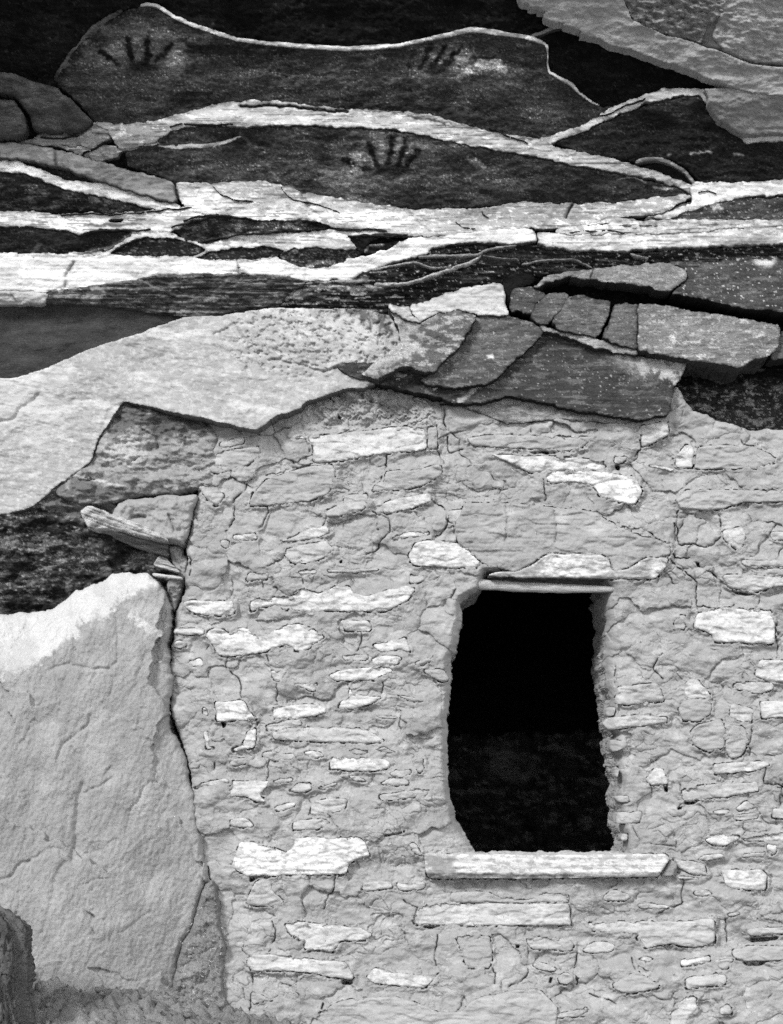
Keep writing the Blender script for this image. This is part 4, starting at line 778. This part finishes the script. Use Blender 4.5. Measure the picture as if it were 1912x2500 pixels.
def wall_dep(X, Y, s, g):
    y = WB(X, Y) - .005
    wx = X + 16 * fbm(X / 60, Y / 60, 3, 151); wy = Y + 13 * fbm(X / 60, Y / 60, 3, 152)
    f1, f2, cid, px, py = worley(wx / 92, wy / 66, 153)
    lo = fbm(X / 130, Y / 110, 3, 154)
    e = (f2 - f1)
    y = y + .013 * (cid - .5) + .008 * (px * (cid - .5) + py * (np.mod(cid * 7.3, 1) - .5))
    y = y + .015 * np.exp(-(e / .022) ** 2) * sst(.2, .8, lo) * np.clip(.55 + .8 * fbm(X / 22, Y / 22, 2, 167), 0, 1.2) + .011 * fbm(X / 130, Y / 90, 3, 168) - .003 * sst(0, .3, e)
    f1b, f2b, cb, _, _ = worley(wx / 34 + 40, wy / 22 + 11, 155)
    rubble = sst(.2, .6, fbm(X / 150, Y / 90, 3, 156) + .25 * sst(1450, 1700, Y) )
    y = y + rubble * (.004 * np.exp(-((f2b - f1b) / .05) ** 2) - .006 * (cb - .5) * sst(0, .3, f2b - f1b))
    y = y + .0040 * fbm(X / 50, Y / 34, 3, 157) + .0013 * fbm(X / 17, Y / 14, 4, 158, .6)
    f1c, f2c, cc, _, _ = worley(wx / 15 + 9, wy / 12 + 3, 159)        # crumbs and fine crackle
    cr = sst(.1, .5, fbm(X / 90, Y / 70, 3, 160))
    y = y + cr * .002 * np.exp(-((f2c - f1c) / .12) ** 2)
    top = sst(1075, 1000, Y) * sst(720, 800, X) * sst(1080, 1050, X)   # dimpled cap under the slabs
    jw = fbm(X / 20, Y / 20, 3, 166)
    f1d, _, _, _, _ = worley((X + 14 * jw) / 44, (Y + 10 * jw) / 34, 161)
    y = y - top * (.010 + .012 * fbm((X + 9 * jw) / 30, (Y + 9 * jw) / 24, 4, 169, .6) - .008 * sst(.35, .05, f1d))
    for c in cracks:
        dl = segdist(roughen(c, 4, closed=False), g, 9, False)[0]
        k = .6 + .5 * fbm(X / 25, Y / 25, 2, 162)
        y = y + .024 * np.exp(-(dl / 1.3) ** 2) * np.clip(k * 1.3 - .3, 0, 1.1) + .0015 * np.exp(-(dl / 6) ** 2)
    for h, dpt in holes:
        y = y + dpt * .001 * sst(-1.5, 3, sdf(roughen(h, 2), g, 10))
    jit = fbm(X / 14, Y / 14, 3, 163, .6); jit2 = fbm(X / 20, Y / 16, 3, 170, .6)
    for t, prot, p, in ALLST:
        p = np.asarray(p)
        if len(p) == 0: continue
        j0 = max(0, int((p[:, 1].min() - 24 - g.y0) / g.res)); j1 = min(g.ny, int((p[:, 1].max() + 24 - g.y0) / g.res) + 1)
        i0 = max(0, int((p[:, 0].min() - 24 - g.x0) / g.res)); i1 = min(g.nx, int((p[:, 0].max() + 24 - g.x0) / g.res) + 1)
        if i1 - i0 < 3 or j1 - j0 < 3: continue
        sg = Grid.__new__(Grid); sg.x0 = g.x0 + i0 * g.res; sg.y0 = g.y0 + j0 * g.res; sg.res = g.res; sg.nx = i1 - i0; sg.ny = j1 - j0
        sg.X = g.X[j0:j1, i0:i1]; sg.Y = g.Y[j0:j1, i0:i1]
        sz = min(np.ptp(p[:, 0]), np.ptp(p[:, 1]))
        n = jit[j0:j1, i0:i1]; n2 = jit2[j0:j1, i0:i1]
        q0 = sdf(p, sg, 24)
        lap = min(7.0, sz * .16)
        q = q0 - lap * np.clip(n2 * 1.2 + .25, -.25, 1.4) * sst(24, 8, np.abs(q0))   # mud laps raggedly over the edge
        w = y[j0:j1, i0:i1]; wb = WB(sg.X, sg.Y)
        near = sst(-16, -3, q) * .55
        face = wb - .5 * prot * .001
        w = w * (1 - near) + (face - .0015 + .0022 * n) * near     # mud smoothed up to the stone
        low = sst(0, 16, sg.Y - p[:, 1].mean())      # undersides gape more than tops
        w = w + np.exp(-((q + .6) / 1.7) ** 2) * (.007 + .014 * low) * sst(-.1, .5, n + .5 * low) * (.2 + .8 * low) * sst(5, 20, sz)
        w = np.where(q > .2, wb + .012, w)           # the bed the stone lies in
        y[j0:j1, i0:i1] = w
    # door reveal rounds inwards
    q = -sdf(DOOR, g, 60)
    y = y + .022 * sst(24, 0, q) ** 2
    fl = sst(1190, 1110, X) * sst(1900, 2040, Y) * sst(2110, 2080, Y)
    y = y + .03 * fl * sst(60, 0, q)
    return y

def wall_tone(X, Y, s, g):
    wx = X + 16 * fbm(X / 60, Y / 60, 3, 151); wy = Y + 13 * fbm(X / 60, Y / 60, 3, 152)
    f1, f2, cid, px, py = worley(wx / 92, wy / 66, 153)
    t = .275 * (1 + .13 * (cid - .5) + .10 * fbm(X / 90, Y / 60, 4, 164))
    t = t * (1 + .22 * sst(.35, .6, fbm(X / 40, Y / 22, 5, 165, .65)))
    return t.astype(f32)

ALLST = [(t, p, roughen(o, 1.8, 4, smooth=1)) for t, p, o in ST] + [(.4, 20, roughen(LINTEL, 1.6)), (.3, 20, roughen(BIGBLOCK, 1.6)), (.5, 30, roughen(SILL, 1.0))]
relief('mud_mortar', WALL, wall_dep, wall_tone, M_mud, wall, res=1.65, thick=.24, bev=12, bevd=.016, rough=3, holes=[roughen(DOOR, 4)])

def stone(name, poly, tone, prot, mat=M_stone, seed=1, **k):
    poly = np.asarray(poly)
    c = poly.mean(0); r = np.random.default_rng(int(c[0] * 31 + c[1]))
    tx, ty = r.normal(0, .035), r.normal(.03, .05)
    sz = min(np.ptp(poly[:, 0]), np.ptp(poly[:, 1]))
    sd_n = int(c[0] * 3 + c[1] * 5) % 800
    def dep(X, Y, s, g):
        y = WB(X, Y) - .5 * prot * .001 + (np.clip(tx * (X - c[0]), -6, 6) + np.clip(ty * (Y - c[1]), -6, 6)) * .001
        y = y + .0035 * fbm(X / 50, Y / 26, 3, sd_n) + .0011 * fbm(X / 12, Y / 9, 4, sd_n + 5, .62) + .0007 * vn(X / 110, Y / 6, sd_n + 9)
        st = vn(X / 60, Y / 22, sd_n + 12)
        return y + .003 * sst(.1, .25, st)
    def tn(X, Y, s, g):
        t = .92 * tone * (1 + .08 * fbm(X / 50, Y / 16, 4, sd_n + 2) + .08 * vn(X / 200, Y / 7, sd_n + 3) + .16 * fbm(X / 130, Y / 60, 2, sd_n + 21))
        film = sst(.18, .55, fbm(X / 26, Y / 15, 5, sd_n + 7, .66) + .55 * np.exp(-s / 4.5))
        return (t * (1 - film * .7) + .285 * film * .7).astype(f32)
    return relief(name, poly, dep, tn, mat, wall, res=2.2, thick=k.pop('thick', .05), bev=min(5, sz * .25), bevd=.004, rough=0, **k)

for (t, prot, p), raw in zip(ALLST, ST): stone('stone', p, t, prot)
WH = lambda *ps: [('p', T('J', p), .56, 4, 12) for p in ps]
o = stone('stone', ALLST[-2][2], .30, 16, M_mud, paint=[('e', 1370, 1265, 26, 26, .42, .7), ('e', 1455, 1285, 36, 22, .40, .7), ('e', 1245, 1250, 20, 14, .38, .6)], grooves=[(T('J', "435 610 440 700 432 790"), 2, .006), (T('J', "655 640 660 700 655 780"), 2, .006), (T('J', "840 640 900 690 1040 750"), 2, .008)])
o['label'] = 'wide mud-smeared block above the door lintel'
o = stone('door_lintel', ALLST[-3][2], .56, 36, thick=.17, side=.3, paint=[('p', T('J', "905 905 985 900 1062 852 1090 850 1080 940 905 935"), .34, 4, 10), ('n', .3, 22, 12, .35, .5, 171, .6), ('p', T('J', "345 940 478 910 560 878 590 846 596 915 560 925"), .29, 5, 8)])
o['label'] = 'stone lintel slab with a patchy white face'
o = relief('door_sill', SILL, lambda X, Y, s, g: -.036 + .002 * fbm(X / 60, Y / 14, 3, 172) + .0008 * vn(X / 240, Y / 5, 173) + .006 * sst(2128, 2142, Y) + .05 * sst(0, 26, X - (1637 - (Y - 2094) * .62)) , vary(.52, .1, 60, 12, 174), M_stone, wall, res=2, thick=.20, bev=6, bevd=.006, rough=1.0,
           paint=[('n', .27, 34, 14, .05, .3, 175, .75), ('l', T('I', "1290 335 1340 345 1450 350"), 6, .2, 8), ('p', T('I', "1300 360 1450 350 1460 450 1310 460"), .24, 10, 14), ('l', T('Z', "1050 2138 1200 2136 1400 2138"), 3, .12, 4)])
o['label'] = 'long pale sill slab under the doorway'
relief('door_sill_end', T('L', "1062 290 1100 232 1112 198 1135 215 1145 240 1120 288"), lambda X, Y, s, g: -.022 + .003 * fbm(X / 20, Y / 20, 3, 176), vary(.24, .1), M_stone, wall, thick=.05)

# pole lashed under the lintel
def tube(name, pts, rad, tone, mat, parent=None, n=10, seg=30, seed=1):
    P = np.array(pts, float); t = np.linspace(0, len(P) - 1, seg); i = np.minimum(t.astype(int), len(P) - 2); f = (t - i)[:, None]
    C = P[i] * (1 - f) + P[i + 1] * f
    R = np.interp(t, range(len(rad)), rad)
    tg = np.gradient(C, axis=0); tg /= np.linalg.norm(tg, axis=1)[:, None]
    up = np.array([0, 0, 1.0]); s = np.cross(tg, up); s /= np.linalg.norm(s, axis=1)[:, None]; u = np.cross(s, tg)
    a = np.linspace(0, 2 * np.pi, n, endpoint=False)
    aa, kk = np.meshgrid(a, np.arange(seg)); rr = R[:, None] * (1 + .12 * fbm(aa * 2, kk * .25, 3, seed))
    V = C[:, None] + rr[..., None] * (np.cos(aa)[..., None] * s[:, None] + np.sin(aa)[..., None] * u[:, None])
    ids = np.arange(n * seg).reshape(seg, n); b = np.roll(ids, -1, 1)
    F = np.stack([ids[:-1], b[:-1], b[1:], ids[1:]], -1).reshape(-1, 4)
    V = V.reshape(-1, 3); m = len(V)
    V = np.concatenate([V, C[:1], C[-1:]])
    caps = [(m, ids[0][k], ids[0][k], b[0][k]) for k in range(0)]
    ring0 = [[m, b[0][k], ids[0][k], m] for k in range(n)]
    T_ = np.full(len(V), tone)
    # end caps as quads over pairs of ring vertices
    cap = [[m, ids[0][(k + 2) % n], ids[0][(k + 1) % n], ids[0][k]] for k in range(0, n, 2)] + [[m + 1, ids[-1][k], ids[-1][(k + 1) % n], ids[-1][(k + 2) % n]] for k in range(0, n, 2)]
    F = np.concatenate([F, np.array(cap)])
    return raw_mesh(name, V, F, T_, mat, parent, np.ones(len(F), bool))

pol = [w3(px, py, .016) for px, py in ((1165, 1426), (1270, 1433), (1380, 1437), (1500, 1439))]
tube('lintel_pole', pol, [.0125, .0125, .0115, .007], .38, M_wood, wall, n=12, seg=50)['label'] = 'thin wooden pole under the lintel'

# loose straw showing in the mud
def straw_set(name, n, region, parent, seed):
    r = np.random.default_rng(seed)
    V = []; F = []
    for k in range(n):
        px, py, y = region(r)
        c = np.array(w3(px, py, y)); a = r.uniform(0, 6.28); L = r.uniform(.0012, .0045); w = r.uniform(.0004, .0009)
        d = np.array([math.cos(a), r.normal(0, .25), math.sin(a)]); q = np.array([-d[2], 0, d[0]])
        b = len(V); o_ = np.array([0, -.0012, 0])
        V += [c - d * L - q * w, c + d * L - q * w, c + d * L + q * w, c - d * L + q * w, c - d * L * .9 + o_, c + d * L * .9 + o_]
        F += [[b, b + 1, b + 5, b + 4], [b + 4, b + 5, b + 2, b + 3]]
    V = np.array(V); F = np.array(F)
    o = raw_mesh(name, V, F, r.uniform(.34, .5, len(V)), M_straw, parent)
    o['kind'] = 'stuff'; return o

# ------------------------------------------------------------------ dark chamber behind the door
ch = tag(empty('chamber', (.35, .9, .2)), kind='structure')
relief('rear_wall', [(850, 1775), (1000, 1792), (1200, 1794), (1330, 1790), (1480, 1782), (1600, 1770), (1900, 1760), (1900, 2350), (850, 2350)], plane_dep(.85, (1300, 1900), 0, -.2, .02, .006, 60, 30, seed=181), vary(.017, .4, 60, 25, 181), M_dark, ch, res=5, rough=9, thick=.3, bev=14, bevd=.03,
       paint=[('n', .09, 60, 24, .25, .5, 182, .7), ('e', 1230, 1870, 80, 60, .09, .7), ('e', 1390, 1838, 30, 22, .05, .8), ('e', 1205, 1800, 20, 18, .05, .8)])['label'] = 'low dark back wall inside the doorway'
def quadbox(name, x0, x1, y0, y1, z0, z1, tone, mat, parent, faces):
    V = np.array([(x, y, z) for x in (x0, x1) for y in (y0, y1) for z in (z0, z1)], float)
    A = {'l': (0, 1, 3, 2), 'r': (4, 6, 7, 5), 'b': (2, 3, 7, 6), 't': (1, 5, 7, 3), 'f': (0, 2, 6, 4), 'w': (0, 4, 5, 1)}
    return raw_mesh(name, V, np.array([A[k] for k in faces]), np.full(8, tone), mat, parent)
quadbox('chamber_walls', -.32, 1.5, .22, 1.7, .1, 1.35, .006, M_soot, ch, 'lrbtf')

# ------------------------------------------------------------------ broken beam and splinters at the wall's left end
beam = tag(empty('broken_beam', w3(330, 1280, 0)), label='broken wooden beam end sticking out of mud at the left end of the wall', category='beam')
relief('mud_packing', T('E', "660 850 680 810 700 780 760 765 860 760 1000 738 1080 745 1142 728 1160 740 1130 860 1100 980 1070 1036 980 1012 800 972 690 930 640 890"), lambda X, Y, s, g: -.012 + .010 * fbm(X / 50, Y / 40, 3, 191) + .003 * fbm(X / 12, Y / 12, 4, 192, .6), vary(.27, .1), M_mud, beam, thick=.12, bev=14, bevd=.02,
       grooves=[(T('E', "770 872 820 868 850 875"), 4, .018), (T('E', "985 850 1010 900 1020 950"), 3, .010)])
relief('broken_end', T('E', "468 842 490 812 512 803 560 812 640 848 690 862 770 890 900 940 1000 1012 900 1000 800 975 700 950 600 942 520 932 492 885"), lambda X, Y, s, g: -.030 + .012 * np.abs(vn(X / 120, (Y - .35 * X) / 7, 193)) + .006 * fbm(X / 30, Y / 14, 3, 194), vary(.44, .2, 60, 8, 195), M_wood, beam, thick=.06, bev=8, bevd=.012,
       paint=[('l', T('E', "500 850 560 835 600 850"), 4, .2, 4), ('l', T('E', "540 915 600 890 640 905"), 6, .16, 5), ('p', T('E', "660 900 800 930 990 1000 800 960 680 940"), .28, 8, 10)])
relief('splintered_underside', T('E', "540 935 700 952 800 976 900 1002 1000 1020 985 1045 995 1105 900 1085 760 1035 640 975"), lambda X, Y, s, g: .004 + .0006 * (Y - 1290) + .010 * vn(X / 120, (Y - .35 * X) / 6, 196), vary(.17, .4, 80, 6, 197), M_wood, beam, thick=.05, bev=5)
relief('mud_packing', T('E', "985 1030 1070 1036 1075 1080 1112 1130 1112 1205 1075 1280 1050 1370 1020 1440 985 1340 980 1245 1050 1205 1000 1120"), lambda X, Y, s, g: .03 + .014 * fbm(X / 24, Y / 30, 4, 198, .6), vary(.25, .15), M_mud, beam, thick=.1, bev=12, bevd=.02)
st = tag(relief('stick', T('E', "884 1196 900 1196 1030 1214 1072 1222 1076 1236 1000 1230 890 1214"), lambda X, Y, s, g: -.02 + .002 * vn(X / 90, Y / 3, 199), vary(.52, .15), M_wood, None, res=1.5, thick=.012, bev=3, rough=.5), label='flat pale stick on top of the grey boulder', category='stick')
st = tag(relief('splinter', T('E', "890 1148 915 1130 918 1102 935 1098 965 1110 990 1122 995 1140 1020 1150 1062 1196 1040 1198 980 1178 930 1165"), lambda X, Y, s, g: .0 + .010 * vn(X / 90, (Y - .3 * X) / 5, 200), vary(.34, .35, 60, 5, 201), M_wood, None, res=1.5, thick=.02, bev=4, rough=1.5), label='splintered grey wood chunk above the flat pale stick', category='wood chunk')

# ------------------------------------------------------------------ ground, soil bank, dark mud stump
def gz(x, y):
    z = .085 - .03 * sst(-.35, .2, x) + .06 * sst(-.5, -.9, x)
    return z + .35 * (np.minimum(y + .10, 0)) * sst(0, -1.6, y) + .35 * 0
def ground_sheet():
    xs = np.concatenate([np.linspace(-600, -3, 20), np.linspace(-2.4, 1.8, 640), np.linspace(2.5, 600, 20)])
    ys = np.concatenate([-np.geomspace(600, 2.3, 24), np.linspace(-2.2, -1.0, 60), np.linspace(-.99, .3, 260)])
    X, Y = np.meshgrid(xs, ys)
    n = sst(-2.6, -1.6, Y) * sst(2.5, 1.7, np.abs(X))
    z = .136 - .225 * np.clip(X + .80, -.25, 1.1)
    z = z - .9 * sst(-.5, -3.2, Y) - .25 * sst(-.05, -.7, Y)
    z = z + n * (.022 * fbm(X * 3, Y * 3, 3, 211) + .007 * fbm(X * 14, Y * 14, 4, 212, .65) - .020 * np.minimum(worley(X * 30, Y * 30, 218)[0], .8) - .008 * worley(X * 80, Y * 80, 225)[0] + .012 * fbm(X * 60, Y * 60, 3, 213, .6))
    V = np.stack([X.ravel(), Y.ravel(), z.ravel()], 1)
    ids = np.arange(X.size).reshape(X.shape)
    F = np.stack([ids[:-1, :-1], ids[:-1, 1:], ids[1:, 1:], ids[1:, :-1]], -1).reshape(-1, 4)
    tn = .20 * (1 + .15 * fbm(X * 6, Y * 6, 4, 214)) * (1 - n) * 1.7 + n * .25 * (1 + .3 * fbm(X * 9, Y * 9, 4, 215))
    tn = np.where(Y < -1.6, .42, tn)
    return raw_mesh('ground', V, F, tn.ravel(), M_soil, None, np.ones(len(F), bool))
tag(ground_sheet(), kind='structure')
bank = tag(relief('soil_bank', T('F', "900 2080 930 1980 955 1850 975 1770 1035 1665 1065 1545 1098 1450 1135 1415 1168 1440 1180 1560 1190 1700 1215 1800 1200 1880 1195 2000 1230 2100 1260 2197 1260 2260 850 2260"), lambda X, Y, s, g: -.016 - .0001 * (Y - 2150) + .010 * fbm(X / 40, Y / 50, 4, 216, .6) + .0035 * fbm(X / 12, Y / 14, 4, 217, .65), vary(.27, .15, 30, 30, 218), M_soil, None, res=2.2, thick=.1, bev=16, bevd=.03), kind='structure')
def stump():
    na, nh = 150, 150
    a = np.linspace(0, 2 * np.pi, na, endpoint=False); h = np.linspace(0, 1, nh)
    A, Hh = np.meshgrid(a, h)
    cx_, cy_ = w3(-18, 2200, -.36)[0], -.36
    ca, sa = np.cos(A), np.sin(A)
    r = .072 * (1 + .35 * sst(.5, 0, Hh)) * np.sqrt(np.clip(1 - sst(.78, 1.0, Hh) ** 2 * .97, .0, 1))
    q = lambda k, s_: fbm(ca * k + 5, Hh * k * 1.1 + sa * k, 4, s_, .65)
    r = r * (1 + .28 * q(1.3, 219) + .16 * q(4, 220) + .07 * q(11, 222) - .10 * sst(.45, .7, q(6, 223)))
    z = -.06 + .37 * Hh + .012 * q(5, 224)
    V = np.stack([(cx_ + r * ca).ravel(), (cy_ + .8 * r * sa).ravel(), z.ravel()], 1)
    ids = np.arange(na * nh).reshape(nh, na); b = np.roll(ids, -1, 1)
    F = np.stack([ids[:-1], b[:-1], b[1:], ids[1:]], -1).reshape(-1, 4)
    return raw_mesh('mud_lump', V, F, (.13 * (1 + .35 * q(3, 221))).ravel(), M_soil, None, np.ones(len(F), bool))
tag(stump(), label='dark pitted lump of dried mud beside the boulder foot', category='mud lump')

def clods():
    r = np.random.default_rng(17); V = []; F = []
    na, nb = 8, 5
    for k in range(150):
        X = r.uniform(-1.05, -.30); Y = r.uniform(-.75, -.06)
        z = .136 - .225 * min(max(X + .80, -.25), 1.1) - .9 * float(sst(-.5, -3.2, Y)) - .25 * float(sst(-.05, -.7, Y))
        R_ = .004 + .016 * r.random() ** 3
        b = len(V); sq = r.uniform(.45, 1.3, 3); ph = r.uniform(0, 6.28)
        for i in range(nb):
            th = math.pi * (i + .02) / (nb - 1 + .04)
            for j in range(na):
                a = 2 * math.pi * j / na + ph; q = R_ * r.uniform(.6, 1.2)
                V.append((X + q * sq[0] * math.sin(th) * math.cos(a), Y + q * sq[1] * math.sin(th) * math.sin(a), z + .004 + q * sq[2] * math.cos(th)))
        for i in range(nb - 1):
            for j in range(na): F.append((b + i * na + j, b + (i + 1) * na + j, b + (i + 1) * na + (j + 1) % na, b + i * na + (j + 1) % na))
    return raw_mesh('soil_clods', np.array(V), np.array(F), r.uniform(.2, .3, len(V)), M_soil)
tag(clods(), kind='stuff')

def on_wall(r):
    while True:
        px, py = r.uniform(480, 1900), r.uniform(1060, 2490)
        if not (1080 < px < 1540 and 1410 < py < 2150): break
    return px, py, float(WB(np.array([px]), np.array([py]))[0]) - .006 - r.uniform(0, .005)
straw_set('straw', 500, on_wall, wall, 5)
def on_bank(r):
    px, py = r.uniform(440, 545), r.uniform(2180, 2490)
    return px, py, -.026 - .0001 * (py - 2150)
straw_set('straw', 60, on_bank, bank, 6)
